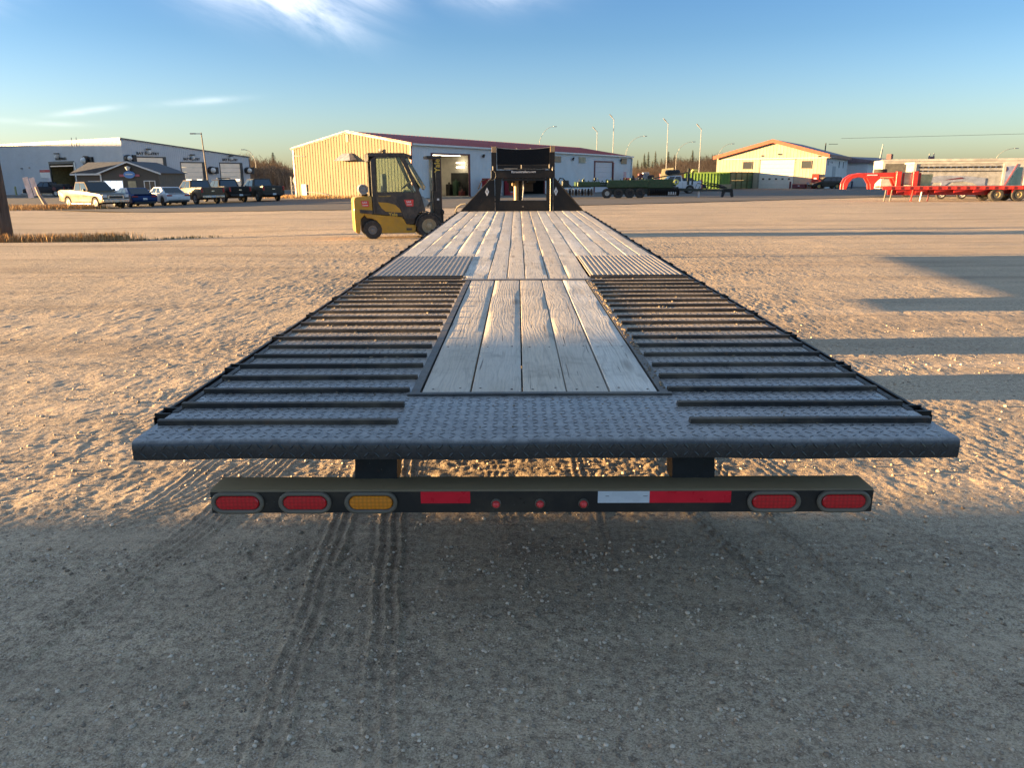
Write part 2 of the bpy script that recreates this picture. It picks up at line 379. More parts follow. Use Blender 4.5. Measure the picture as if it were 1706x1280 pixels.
# pebbles: one loose scatter nobody could count
def pebbles(name,n,yr,xk,sr,m,seed):
    r=np.random.default_rng(seed); V=[];F=[]
    ico=bmesh.new(); bmesh.ops.create_icosphere(ico,subdivisions=1,radius=1); iv=np.array([v.co[:] for v in ico.verts]); jf=np.array([[v.index for v in f_.verts] for f_ in ico.faces]); ico.free()
    Y=yr[0]*(yr[1]/yr[0])**(r.random(n)**.8); X=(r.random(n)*2-1)*(Y*.75*xk+.5)
    clus=fbm(X,Y,1.1,3,222); keep=(clus>-.12+.2*(r.random(n)-.5))&((Y<3.4)|(r.random(n)<.22)); X=X[keep];Y=Y[keep]; n=len(X)
    ii=np.clip(np.searchsorted(xs,X)-1,0,len(xs)-2); jj=np.clip(np.searchsorted(ys,Y)-1,0,len(ys)-2); Z=ZZ[jj,ii]
    s=sr[0]*(sr[1]/sr[0])**(r.random(n)**3.0)*np.clip(Y/3,.85,1.6)
    sc3=s[:,None]*(.7+.5*r.random((n,3)))*np.array([1,1,.7]); th=r.random(n)*6.283
    v=iv[None]*sc3[:,None]*(1+.22*(r.random((n,12,1))-.5)); c,s_=np.cos(th)[:,None],np.sin(th)[:,None]
    vx=v[...,0]*c-v[...,1]*s_; vy=v[...,0]*s_+v[...,1]*c
    v=np.stack([vx+X[:,None],vy+Y[:,None],v[...,2]+(Z+s*.22)[:,None]],-1).reshape(-1,3)
    f_=(jf[None]+12*np.arange(n)[:,None,None]).reshape(-1,3)
    me=bpy.data.meshes.new(name); me.vertices.add(len(v)); me.vertices.foreach_set('co',v.astype(np.float32).ravel()); me.loops.add(f_.size); me.loops.foreach_set('vertex_index',f_.ravel().astype(np.int32))
    me.polygons.add(len(f_)); me.polygons.foreach_set('loop_start',np.arange(0,f_.size,3,dtype=np.int32)); me.polygons.foreach_set('loop_total',np.full(len(f_),3,dtype=np.int32)); me.update(calc_edges=True); me.materials.append(m)
    o=bpy.data.objects.new(name,me); COL.objects.link(o); return o
def pebmat():
    t=NT('pebble'); q=t.vor(t.pos,28.,out='Color'); x=t.xyz(q)
    c=t.mix(t.math('POWER',x[0],1.0),(.20,.155,.115),(.78,.66,.52)); c=t.mix(t.math('MULTIPLY',t.math('GREATER_THAN',x[1],.86),.8),c,(.40,.28,.19))
    return t.fin(c,.8,0.,t.bump(t.noise(t.pos,220.,3),.002,.5),.12)
M_peb=pebmat()
setp(pebbles('gravel_stones',56000,(1.3,9.),1.15,(.0020,.0120),M_peb,1),'loose small pale and dark stones scattered over the gravel yard','gravel',kind='stuff')
# dark tarmac apron in front of the buildings
def asphalt():
    near=[(-150,75),(-95,68),(-60,63),(-40.2,60),(-23.6,48.7),(-10.7,46.0),(5.3,51.5),(29.3,66.5),(44.6,70.5),(90,76),(160,82)]
    mb=MB(); cols=[]
    for x0,y0 in near:
        col=[]
        for k in range(14):
            y=y0+(k/13)**1.4*(190-y0); x=x0+(y-y0)*x0/ max(y0,1)*.55
            col.append(len(mb.v)); mb.v.append((x,y,gz(x,y)+.035))
        cols.append(col)
    for a,b in zip(cols[:-1],cols[1:]):
        for k in range(13): mb.f.append((a[k],b[k],b[k+1],a[k+1]))
    t=NT('tarmac'); n1=t.noise(t.scale(t.pos,(.25,1,1)),.5,6,.6); n2=t.noise(t.pos,9.,5)
    c=t.mix(t.mr(n1,.35,.65),(.125,.108,.09),(.165,.143,.118)); c=t.mix(t.mr(n2,.4,.7,0,.4),c,(.07,.066,.062))
    m=t.fin(c,.9,0.,t.bump(n2,.01,.4),.3)
    o=mb.build('tarmac',m,smooth='all'); return setp(o,kind='structure')
asphalt()
# ---------------------------------------------------------------- flatbed trailer
def plate_mat():
    t=NT('tread_plate'); P=t.pos; x,y,z=t.xyz(P); pt=.0335
    u=t.math('DIVIDE',x,pt); v=t.math('DIVIDE',t.math('SUBTRACT',y,z),pt)
    n1=t.noise(P,2.2,6,.65); n2=t.noise(P,24.,6,.7); n3=t.noise(t.scale(P,(1,.9,1),(3,5,1)),7.,6,.7)
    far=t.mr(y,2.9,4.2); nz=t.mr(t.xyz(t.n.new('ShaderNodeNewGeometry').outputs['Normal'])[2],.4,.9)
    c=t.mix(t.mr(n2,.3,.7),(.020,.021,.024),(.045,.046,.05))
    sun_dust=t.math('MULTIPLY',t.mr(t.math('ADD',t.math('MULTIPLY',n1,.5),t.math('MULTIPLY',n3,.55)),.36,.58),t.mr(far,0,1,.16,.95))  # dust mask; tan rises over the sunlit deck, painting in its brightness
    c=t.mix(t.math('MULTIPLY',nz,t.mr(n2,.35,.62,.35,.85)),c,(.36,.352,.34)); c=t.mix(t.math('MULTIPLY',t.math('MULTIPLY',nz,far),t.math('ADD',.5,t.math('MULTIPLY',sun_dust,.5))),c,(.60,.48,.34))
    c=t.mix(t.math('MULTIPLY',t.math('MULTIPLY',sun_dust,nz),.25),c,(.33,.26,.18))
    rust=t.mr(t.noise(P,5.,7,.75,.5),.60,.72); c=t.mix(t.math('MULTIPLY',rust,.5),c,(.13,.07,.035))
    r=t.math('ADD',t.mr(n2,.3,.7,.17,.30),t.math('MULTIPLY',sun_dust,.35))
    grit=t.noise(P,75.,4,.7); nn=t.bump(n2,.0012,.8); nn=t.bump(t.math('MULTIPLY',grit,t.math('ADD',.12,t.math('MULTIPLY',far,.88))),.011,.9,nn)
    return t.fin(c,r,.0,nn,.7)
M_plate=plate_mat()
def steel_mat(name,c=(.016,.017,.019),dust_glow=(.16,.12,.08),da=.5,r=.38,rust=.3,topd=.35,nd=.7,spec=.6):
    t=NT(name); P=t.objc(); n1=t.noise(P,3.,7,.7); n2=t.noise(P,22.,6,.72); 
    nz=t.xyz(t.n.new('ShaderNodeNewGeometry').outputs['Normal'])[2]; dd=t.math('MULTIPLY',t.math('ADD',t.mr(n1,.45,.7,0,nd),t.mr(nz,.5,.9,0,topd)),da,None,True); c1=t.mix(dd,c,dust_glow)
    c1=t.mix(t.math('MULTIPLY',t.mr(n2,.58,.72),rust),c1,(.15,.075,.035))
    sp=t.mr(t.noise(P,160.,2),.70,.74); c1=t.mix(t.math('MULTIPLY',sp,.5),c1,(.3,.29,.27))
    return t.fin(c1,t.math('ADD',t.mr(n2,.3,.7,r-.08,r+.12),t.math('MULTIPLY',dd,.3)),0.,t.bump(n2,.001,.5),spec)
M_blk=steel_mat('black_steel',(.006,.0065,.007),(.12,.09,.06),.15,.45,.2,spec=.35); M_blk2=steel_mat('black_steel_dusty',(.008,.008,.009),(.12,.09,.06),.2,.45,.3,spec=.3); M_bumptop=steel_mat('bumper_glow_paint',(.010,.011,.013),(.46,.34,.19),.8,.34,.1,1.2,.12)  # bumper top's tan tone paints in sun bounced off the ground
M_bar=steel_mat('bar_steel',(.016,.015,.015),(.30,.23,.15),.5,.42,.5,.25)
def wood_mat():
    t=NT('weathered_wood'); O=t.objc(); rd=t.rnd(); off=t.comb(t.math('MULTIPLY',rd,37.),t.math('MULTIPLY',rd,91.),t.math('MULTIPLY',rd,13.))
    P=t.scale(O,(1,1,1),off)
    warp=t.noise(t.scale(P,(4.,.42,1)),1.2,4,.5)
    px=t.xyz(P)
    gx=t.math('ADD',t.math('MULTIPLY',px[0],26.),t.math('MULTIPLY',warp,10.)); 
    g=t.noise(t.comb(gx,t.math('MULTIPLY',px[1],1.1),0.),1.9,4,.6)
    fib=t.noise(t.comb(t.math('MULTIPLY',px[0],160.),t.math('MULTIPLY',px[1],5.),0.),1.,4,.7)
    rings=t.math('ABSOLUTE',t.math('SINE',t.math('MULTIPLY',gx,5.2)))
    n1=t.noise(P,1.6,5,.6); n2=t.noise(t.scale(P,(3,.8,1)),3.,6,.7)
    c=t.mix(t.mr(n1,.35,.65),(.58,.525,.44),(.76,.70,.61))
    c=t.mix(t.mr(t.math('ADD',rd,t.math('MULTIPLY',n2,.5)),.45,1.15,0,.75),c,(.62,.51,.38))
    c=t.mix(t.math('MULTIPLY',t.mr(rings,.5,.0),.15),c,(.20,.165,.13))
    c=t.mix(t.mr(g,.52,.70,0,.42),c,(.22,.185,.15))
    c=t.mix(t.mr(fib,.50,.72,0,.35),c,(.16,.135,.11))
    kp=t.scale(P,(5.2,.95,1)); kd=t.vor(kp,1.0); kc=t.xyz(t.vor(kp,1.0,out='Color'))[0]
    kn=t.math('MULTIPLY',t.mr(kd,.16,.05),t.math('GREATER_THAN',kc,.45)); c=t.mix(t.math('MULTIPLY',kn,.75),c,(.12,.085,.06))
    cr=t.mr(t.noise(t.comb(t.math('MULTIPLY',px[0],70.),t.math('MULTIPLY',px[1],1.8),3.),1.,2,.5),.67,.71)
    c=t.mix(t.math('MULTIPLY',cr,.75),c,(.07,.055,.045))
    r2=t.math('FRACT',t.math('MULTIPLY',rd,7.3)); c=t.mix(t.math('MULTIPLY',r2,.30),c,(.36,.33,.30)); st=t.mr(t.noise(t.scale(P,(2.,.5,1)),1.6,4,.6),.55,.68); c=t.mix(t.math('MULTIPLY',st,.35),c,(.42,.34,.25))
    dirt=t.mr(t.noise(P,4.,7,.75),.52,.68); c=t.mix(t.math('MULTIPLY',dirt,.4),c,(.22,.18,.14))
    h=t.math('ADD',t.math('MULTIPLY',rings,.24),t.math('ADD',t.math('MULTIPLY',fib,.5),t.math('MULTIPLY',t.math('SUBTRACT',1.,cr),.9)))
    h=t.math('ADD',h,t.math('MULTIPLY',n2,1.2))
    return t.fin(c,.78,0.,t.bump(h,.0022,.85),.35)
M_wood=wood_mat()
def lens_mat(name,c,rough=.16):
    t=NT(name); x,y,z=t.xyz(t.pos)
    d=t.vor(t.comb(x,t.math('MULTIPLY',z,1.0),0.),75.,rnd=.1)
    t.b.inputs['Subsurface Weight'].default_value=0
    cc=t.mix(t.mr(d,0,.8),c,tuple(q*.55 for q in c))
    t.b.inputs['Coat Weight'].default_value=.6; t.b.inputs['Coat Roughness'].default_value=.1
    return t.fin(cc,rough,0.,t.bump(d,.0008,.6),.6)
M_red=lens_mat('red_lens',(.78,.008,.018)); M_amber=lens_mat('amber_lens',(.95,.30,.01))
M_mark=pm('pinkish_red_lens',(.85,.07,.07),.25,var=.2,vs=60); M_grom=pm('rubber_grommet',(.17,.145,.11),.55,dirt=.3,bump=.4)
M_rtape=pm('red_reflector',(.80,.008,.03),.3,var=.12,vs=12,dc=(.3,.03,.03)); M_wtape=pm('white_reflector',(.66,.70,.74),.32,var=.06,vs=10)
M_tyre=pm('tyre_rubber',(.028,.027,.026),.85,dirt=.55,bump=.6,bs=40,vs=5,dc=(.16,.13,.10)); M_rimw=pm('white_rim',(.6,.58,.54),.5,dirt=.5)
M_rimg=pm('grey_rim',(.20,.20,.20),.45,.3,dirt=.4); M_white=pm('white_paint',(.75,.75,.75),.4,dirt=.15)
M_galv=pm('worn_bare_steel',(.42,.38,.32),.42,.6,dirt=.3,bump=.3)
M_hose=pm('dirty_hose',(.16,.145,.12),.6,dirt=.4); M_diamond=pm('white_decal',(.62,.64,.66),.4,dirt=.25,vs=20)
def zd(Y): return .91+(Y-2.28)*.0034 if Y<6.09 else .923+(Y-6.09)*.0113
TR=thing('flatbed_trailer','long black flatbed trailer with weathered plank deck and ribbed steel tail','trailer',(0,0,0))
def sheet(x0,x1,y0,y1,dz=0,th=.006,nx=1,ny=1,wav=0):
    mb=MB()
    xs_=[x0+(x1-x0)*i/nx for i in range(nx+1)]; ys_=[y0+(y1-y0)*j/ny for j in range(ny+1)]
    for zz in (0,-th):
        for y in ys_:
            for x in xs_: mb.v.append((x,y,zd(y)+dz+zz+ (wav*math.sin(x*3.1+y*1.7)*math.sin(y*4+x) if wav else 0)))
    n=(nx+1)*(ny+1)
    for j in range(ny):
        for i in range(nx):
            a=j*(nx+1)+i; mb.f.append((a,a+1,a+nx+2,a+nx+1)); mb.f.append((n+a,n+a+nx+1,n+a+nx+2,n+a+1))
    per=[i for i in range(nx+1)]+[j*(nx+1)+nx for j in range(1,ny+1)]+[ny*(nx+1)+i for i in range(nx-1,-1,-1)]+[j*(nx+1) for j in range(ny-1,0,-1)]
    for a,b in zip(per,per[1:]+per[:1]): mb.f.append((a,b,b+n,a+n))
    return mb
# tail plate with folded lip
prof=[(2.300,.846),(2.2815,.846),(2.2785,.852),(2.278,.892),(2.281,.901),(2.287,.9075),(2.296,.9102),(2.79,.912),(2.79,.906),(2.30,.904)]
mb=MB(); nseg=40
for i in range(nseg+1):
    x=-1.297+2.594*i/nseg; wv=.0022*math.sin(x*5.3)+.0012*math.sin(x*13+1)
    for (y,z) in prof: mb.v.append((x,y+wv*(1 if y<2.3 else 0),z+wv*.8*(1 if y<2.4 else 0)))
n=len(prof)
for i in range(nseg):
    for j in range(n): a=i*n+j; b=i*n+(j+1)%n; mb.f.append((a,b,b+n,a+n))
mb.f.append(tuple(range(n))); mb.f.append(tuple(nseg*n+j for j in range(n))[::-1])
mb.build('tail_plate',M_plate,TR,smooth=True)
for s in (-1,1):
    a,b=(-1.295,-.487) if s<0 else (.487,1.295)
    sheet(a,b,2.792,6.27,0,.006,8,40,.0012).build('side_plate',M_plate,TR,smooth=True)
# raised lugs of the tread plate
def lugs():
    pt=.0335; V=[];F=[]; r=random.Random(12); ht=.0014
    def lug(c,ux,uy,nz_,sg):
        a=(ux+uy*sg).normalized(); b=(ux-uy*sg).normalized(); L_=.0145*r.uniform(.92,1.05); w_=.0036; k=len(V)
        V.extend([tuple(c-a*L_),tuple(c-a*L_*.35+b*w_),tuple(c+a*L_*.35+b*w_),tuple(c+a*L_),tuple(c+a*L_*.35-b*w_),tuple(c-a*L_*.35-b*w_),tuple(c-a*L_*.55+nz_*ht),tuple(c+a*L_*.55+nz_*ht)])
        F.extend([(k,k+6,k+1),(k+1,k+6,k+7,k+2),(k+2,k+7,k+3),(k+3,k+7,k+4),(k+4,k+7,k+6,k+5),(k+5,k+6,k)])
    X=Vector((1,0,0));Y=Vector((0,1,0));Z=Vector((0,0,1))
    nx=int(2.56/pt)
    for i in range(nx):
        x=-1.28+(i+.5)*pt
        for j in range(2): lug(Vector((x,2.2775+.0022*math.sin(x*5.3)+.0012*math.sin(x*13+1),.862+.0265*j)),X,Z,-Y,1 if (i+j)%2 else -1)
        for j in range(int(3.9/pt)):
            y=2.312+j*pt
            if y>6.2: break
            if y>2.76 and abs(x)<.505: continue
            if y>2.42 and abs(x)>.47:
                ph=(y-2.435)%.1965
                if ph<.048 or ph>.1965-.012: continue
            wv=.0022*math.sin(x*5.3)+.0012*math.sin(x*13+1); q_=(y-2.296)/.494
            zz=.9102+.0018*q_+wv*.8*(1-q_) if y<2.79 else zd(y)+.0012*math.sin(x*3.1+y*1.7)*math.sin(y*4+x)
            lug(Vector((x,y,zz+.0001)),X,Y,Z,1 if (i+j)%2 else -1)
    mb=MB(); mb.v=V; mb.f=F
    return mb.build('tread_lugs',M_lug,TR,fix=False,kind='stuff')
M_lug=steel_mat('lug_steel',(.022,.024,.028),(.42,.33,.23),.12,.22,.0)
lugs()
# climbing bars on the beavertail
for s in (-1,1):
    for k in range(20):
        y=2.435+.1965*k; z=zd(y); h=.0165+.001*math.sin(k*2.3+s); x0,x1=(.487,1.285)
        if k>=2: x0=.495
        x0+=.004*math.sin(k*1.7+s); x1+=.003*math.sin(k*2.9)
        mb=MB(); ns_=7
        for i in range(ns_+1):
            x=s*(x0+(x1-x0)*i/ns_); wy=.0016*math.sin(x*9+k*1.3)
            for (dy,dz) in ((0,.0006),(-.001,h),(.002,h+.0022),(.020,h+.002),(.034,.001)): mb.v.append((x,y+dy+wy,z+dz))
        for i in range(ns_):
            for j in range(5): a=i*5+j; b=i*5+(j+1)%5; mb.f.append((a,b,b+5,a+5))
        mb.f.append((0,1,2,3,4)); mb.f.append(tuple(ns_*5+j for j in range(5))[::-1])
        mb.build('climbing_bar',M_bar,TR,smooth=True)
# angle frame round the short planks
M_frame=steel_mat('frame_steel',(.045,.045,.048),(.24,.20,.15),.6,.45,.3)
for s in (-1,1):
    mb=sheet(min(s*.455,s*.487),max(s*.455,s*.487),2.792,6.045,.008,.03,1,30,.002); mb.build('edge_angle',M_frame,TR)
sheet(-.497,.497,2.776,2.802,.009,.02,10,1,.001).build('edge_angle',M_frame,TR)
sheet(-.52,.52,6.045,6.115,.010,.05,6,1).build('cross_plate',M_frame,TR)
# welds and mud along the right-hand edge angle
def crumbs():
    r=random.Random(3); mb=MB()
    for i in range(150):
        y=r.uniform(2.85,6.0); x=.478+r.gauss(0,.008); s_=r.uniform(.002,.0055)*(1.4 if y>3.5 else 1)
        mb.box((x,y,zd(y)+.010),(s_*1.6,s_*2.2,s_*1.3),m=Matrix.Rotation(r.uniform(0,3),3,'Z')@Matrix.Rotation(r.uniform(-.6,.6),3,'X'))
    for i in range(900):
        k=r.randrange(20); y=2.435+.1965*k+r.choice((-1,1))*abs(r.gauss(0,.02))+.02; s2=r.choice((-1,1)); x=s2*r.uniform(.5,1.28); s_=r.uniform(.0015,.0055)*(1.3 if y>3.3 else .8)
        mb.box((x,y,zd(y)+s_*.4),(s_*2.,s_*1.6,s_),m=Matrix.Rotation(r.uniform(0,3),3,'Z'))
    for i in range(60):
        x=r.gauss(.25,.3); y=r.uniform(2.32,2.75); s_=r.uniform(.001,.003); mb.box((x,y,zd(y)+s_*.4),(s_*2,s_*2,s_),m=Matrix.Rotation(r.uniform(0,3),3,'Z'))
    return mb.build('mud_crumbs',pm('dry_mud',(.22,.175,.125),.95,var=.3,vs=20),TR,fix=False,kind='stuff')
crumbs()
# planks: each its own board, cupped and uneven
def plank(x0,x1,y0,y1,seed,ends=.004):
    r=random.Random(seed); g=.0032; x0+=g*r.uniform(.6,1.5); x1-=g*r.uniform(.6,1.5); w_=x1-x0; L_=y1-y0; nx=6; ny=max(4,int(L_/.22)); mb=MB()
    cup=r.uniform(-.0012,.0010); tilt=r.uniform(-.0009,.0009); dz0=r.uniform(-.0008,.0008); ph=r.uniform(0,6)
    prof=[(0,-.004),(.02,-.0008)]+[(.02+.96*i/nx,0) for i in range(1,nx)]+[(.98,-.0008),(1,-.004)]
    rows=ny+1
    for j in range(rows):
        y=y0+L_*j/ny+(ends*r.uniform(-1,1) if j in (0,ny) else 0); tw=tilt*math.sin(j/ny*2.4+ph)*1.6; bow=.0006*math.sin(j/ny*5+ph)
        for (q,dz) in prof: mb.v.append((x0+w_*q,y,dz0+dz+4*cup*(q-.5)**2+tw*(q-.5)*2+bow+r.gauss(0,.00025)))
        mb.v.append((x1,y,-.038)); mb.v.append((x0,y,-.038))
    m_=len(prof)+2
    for j in range(ny):
        for i in range(m_): a=j*m_+i; b=j*m_+(i+1)%m_; mb.f.append((a,b,b+m_,a+m_))
    mb.f.append(tuple(range(m_))); mb.f.append(tuple(ny*m_+i for i in range(m_))[::-1])
    # object origin on the board so that its grain follows it
    mb.v=[(x,y-y0,z+zd(y)-zd(y0)) for x,y,z in mb.v]
    o=mb.build('plank',M_wood,TR,smooth=True); o.location=(0,y0,zd(y0)+.006); return o
xe=[-.452,-.262,-.066,.104,.268,.452]
for i in range(5): plank(xe[i],xe[i+1],2.806,6.042,40+i)
edges=[-1.275,-1.095,-.91,-.725,-.517,-.325,-.168,-.022,.163,.325,.497,.665,.835,1.01,1.145,1.275]
for i in range(15):
    a,b=edges[i],edges[i+1]; side=(b<=-.51 or a>=.49)
    y0=7.80 if side else 6.118
    js=[y0]; r=random.Random(70+i)
    if side: js.append(r.choice((9.5,11.2,12.9)))
    else: js.append(r.choice((7.75,9.6,11.9)))
    js.append(16.46)
    for j in range(len(js)-1): plank(a,b,js[j]+(.003 if j else 0),js[j+1],100+i*5+j)
# screw heads along the boards
def screws():
    r=random.Random(77); mb=MB()
    def s_(x,y): z=zd(y)+.0068; mb.cyl((x,y,z-.004),(x,y,z+.0006),.0045,6)
    for i in range(5):
        for y in (2.86,3.62,4.42,5.22,5.98):
            for x in (xe[i]+.04,xe[i+1]-.04): s_(x+r.uniform(-.006,.006),y+r.uniform(-.015,.015))
    for i in range(15):
        y=6.2
        while y<12.5:
            if not ((edges[i+1]<=-.51 or edges[i]>=.49) and y<7.85):
                for x in (edges[i]+.04,edges[i+1]-.04): s_(x+r.uniform(-.008,.008),y+r.uniform(-.02,.02))
            y+=.81
    mb.build('screw_heads',M_scr,TR,fix=False,kind='stuff')
M_scr=pm('rusty_screw',(.07,.05,.04),.6)
screws()
# ribbed traction plates
def ribplate(x0,x1,y0,y1):
    mb=MB(); nr=18; pts=[]
    for i in range(nr):
        a=x0+(x1-x0)*i/nr; w_=(x1-x0)/nr
        pts+=[(a,0),(a+w_*.42,0),(a+w_*.5,.004),(a+w_*.82,.004),(a+w_*.9,0)]
    pts.append((x1,0)); top=[(x,z) for x,z in pts]; poly=top+[(x1,-.012),(x0,-.012)]
    n=len(poly)
    for y in (y0,y1):
        for x,z in poly: mb.v.append((x,y,zd(y)+.010+z))
    for i in range(n): mb.f.append((i,(i+1)%n,n+(i+1)%n,n+i))
    for i in range(n): pass
    mb.f.append((0,n-1,n-2,n-3))
    for yy,k in ((y0,0),(y1,n)): mb.f.append(tuple(range(k,k+n)))
    return mb
M_rib=steel_mat('ribbed_plate_steel',(.30,.26,.22),(.5,.40,.29),.9,.5,.2)
ribplate(-1.272,-.532,6.31,7.785).build('ribbed_plate',M_rib,TR); ribplate(.512,1.272,6.31,7.785).build('ribbed_plate',M_rib,TR)
plank(-.530,-.498,6.12,7.79,300); 
# rub rails with stake pockets
for s in (-1,1):
    x=s*1.30
    mb=MB(); y0=2.56; y1=16.6
    for (x0,x1,z0,z1) in ((1.345,1.357,-.085,-.012),):
        vs=[]
        for y in (y0,6.09,y1):
            for (xx,zz) in ((x0,z0),(x1,z0),(x1,z1),(x0,z1)): vs.append((s*xx,y,zd(y)+zz))
        k=len(mb.v); mb.v+=vs
        for q in (0,4):
            for i in range(4): mb.f.append((k+q+i,k+q+(i+1)%4,k+q+4+(i+1)%4,k+q+4+i))
        mb.f.append((k,k+1,k+2,k+3)); mb.f.append((k+8,k+9,k+10,k+11))
    mb.build('rub_rail',M_blk2,TR)
    mb=MB()
    vs=[]
    for y in (2.58,6.09,y1):
        for (xx,zz) in ((1.277,-.12),(1.300,-.12),(1.300,.004),(1.277,.004)): vs.append((s*xx,y,zd(y)+zz-.001))
    mb.v+=vs
    for q in (0,4):
        for i in range(4): mb.f.append((q+i,q+(i+1)%4,q+4+(i+1)%4,q+4+i))
    mb.f.append((0,1,2,3)); mb.f.append((8,9,10,11))
    mb.build('side_rail',M_blk2,TR)
    k=0; y=2.60
    while y<16.5:
        mb=MB(); z=zd(y)
        for yy in (y-.035,y+.035): mb.box((s*1.325,yy,z-.045),(.055,.010,.095))
        mb.box((s*1.349,y,z-.045),(.010,.06,.085))
        mb.build('stake_pocket',M_blk,TR); y+=.665 if y<6 else .61
# rail that lies above deck level at the far right edge and pockets
# frame below
for s in (-1,1):
    mb=MB()
    for (w_,z0,z1) in ((.14,-.075,-.063),(.012,-.34,-.075),(.14,-.352,-.34)):
        vs=[]
        for y in (3.15,6.09,16.9):
            zz=zd(y); 
            for (xx,q) in ((-w_/2,z0),(w_/2,z0),(w_/2,z1),(-w_/2,z1)): vs.append((s*.46+xx,y,zz+q))
        k=len(mb.v); mb.v+=vs
        for q in (0,4):
            for i in range(4): mb.f.append((k+q+i,k+q+(i+1)%4,k+q+4+(i+1)%4,k+q+4+i))
        mb.f.append((k,k+1,k+2,k+3)); mb.f.append((k+8,k+9,k+10,k+11))
    mb.build('main_beam',M_blk2,TR)
y=2.55
while y<16.5:
    zz=zd(y); mb=MB(); mb.bb(-1.285,1.285,y-.002,y+.002,zz-.125,zz-.045).bb(-1.285,1.285,y-.025,y+.025,zz-.052,zz-.045); mb.build('cross_member',M_blk,TR); y+=.405
# bumper bar with lamps
BY=2.35; zb,zt=.632,.712
mb=MB(); poly=[(BY,zb),(BY,zt-.005),(BY+.005,zt),(BY+.118,zt),(BY+.118,zt-.07),(BY+.112,zt-.07),(BY+.112,zt-.006),(BY+.008,zt-.006),(BY+.008,zb)]
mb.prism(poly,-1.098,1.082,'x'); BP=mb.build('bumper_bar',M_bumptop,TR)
for x in (-.567,.515):
    mb=MB(); mb.prism([(BY+.10,zt-.004),(BY+.10,.70),(BY+.19,.70),(2.62,.86),(2.62,.90),(2.50,.90)],x-.072,x+.072,'x'); mb.build('bumper_bracket',M_blk,TR)
def oval(mb,cx,cz,y0,y1,hw,r,n=10,inset=0.,dome=0.):
    pts=[]
    for s in (1,-1):
        for i in range(n+1):
            a=-math.pi/2+math.pi*i/n; pts.append((cx+s*(hw-r)+s*math.cos(a)*r, cz+s*math.sin(a)*r))
    return pts
def ring(cx,cz,yb,m_out,name,hw,r,w_,parent):
    """stadium-shaped torus standing proud of the bar"""
    mb=MB(); rows=[(0,0.),( -.001,.010),(w_*.35,.014),(w_*.8,.010),(w_,.001)]
    n=0
    for (ins,out_) in rows:
        p_=oval(None,cx,cz,0,0,hw-ins,r-ins); n=len(p_); mb.v+=[(x,yb-out_,z) for x,z in p_]
    for k in range(len(rows)-1):
        for i in range(n): a=k*n+i; b=k*n+(i+1)%n; mb.f.append((a,b,b+n,a+n))
    return mb.build(name,m_out,parent,smooth='all')
def lamp(cx,m,cz=.671):
    mb=MB(); hw,r=.0715,.0235; rows=[(0,.001),(.0,.008),(.003,.0115),(.010,.0128)]; n=0
    for ins,o_ in rows:
        p_=oval(None,cx,cz,0,0,hw-ins,r-ins); n=len(p_); mb.v+=[(x,BY-o_,z) for x,z in p_]
    for k in range(len(rows)-1):
        for i in range(n): a=k*n+i; b=k*n+(i+1)%n; mb.f.append((a,b,b+n,a+n))
    mb.f.append(tuple(range(3*n,4*n)))
    o=mb.build('tail_lamp' if m is M_red else 'turn_lamp',m,TR,smooth=True)
    ring(cx,cz,BY,M_grom,'rubber_grommet',.0865,.0370,.0145,o)
for cx in (-1.008,-.785): lamp(cx,M_red)
lamp(-.567,M_amber)
for cx in (.757,.985): lamp(cx,M_red)
for cx in (-.155,-.010,.133):
    o=MB().lathe((cx,BY,.664),(0,-1,0),[(.0,.019),(.006,.0185),(.010,.015),(.0130,.008),(.0130,0)],16).build('marker_lamp',M_mark,TR,smooth=True)
    MB().lathe((cx,BY,.664),(0,-1,0),[(.0125,.006),(.0145,.009),(.0172,.005),(.0172,-.001)],16).build('rubber_grommet',M_grom,o,smooth=True)
def tape(x0,x1,m,name,z0=.6755,z1=.7065): MB().bb(x0,x1,BY-.0012,BY+.001,z0-.010,z1).build(name,m,TR)
tape(-.403,-.240,M_rtape,'red_reflector'); tape(.180,.3495,M_wtape,'white_reflector'); tape(.3500,.617,M_rtape,'red_reflector')
for x,sx_ in ((.205,.012),(.329,.014)): MB().bb(x,x+sx_,BY-.0022,BY-.0010,.689,.6902).build('tape_print',M_blk,TR)
# under-frame box, axles and dual wheels
MB().box((-.2,10.35,.545),(1.1,1.2,.19)).build('tool_box',M_blk,TR,bevel=.01)
def tyre(c,ax,ro,w_,rimr,parent,name='wheel',mt=None,mr_=None,n=28,dish=.35):
    mt=mt or M_tyre; mr_=mr_ or M_rimw
    h=w_/2; pr=[(rimr,-h*.86),(rimr+ (ro-rimr)*.35,-h),(ro*.93,-h*.96),(ro*.985,-h*.78),(ro,-h*.5),(ro,h*.5),(ro*.985,h*.78),(ro*.93,h*.96),(rimr+(ro-rimr)*.35,h),(rimr,h*.86)]
    o=MB().lathe(c,ax,pr,n).build(name,mt,parent,smooth=True)
    d=h*(1-dish); pr2=[(rimr*1.02,h*.84),(rimr*.93,h*.88),(rimr*.86,d),(rimr*.45,d*.9),(rimr*.40,d+.03*rimr/.2),(rimr*.16,d+.05*rimr/.2),(0.0,d+.05*rimr/.2)]
    pr3=[(0,-h*.6),(rimr*.9,-h*.6),(rimr*1.02,-h*.84)]
    r_=MB().lathe(c,ax,pr2,n).lathe(c,ax,pr3,n)
    c_=Vector(c); d_=Vector(ax).normalized(); u=d_.orthogonal().normalized(); v=d_.cross(u)
    for i in range(6):
        t_=i*math.pi/3; q=c_+d_*(d*.9)+(u*math.cos(t_)+v*math.sin(t_))*rimr*.62
        r_.cyl(q,q+d_*.02*rimr/.2,rimr*.10,6)
    r_.build('rim',mr_,o,smooth=True); return o
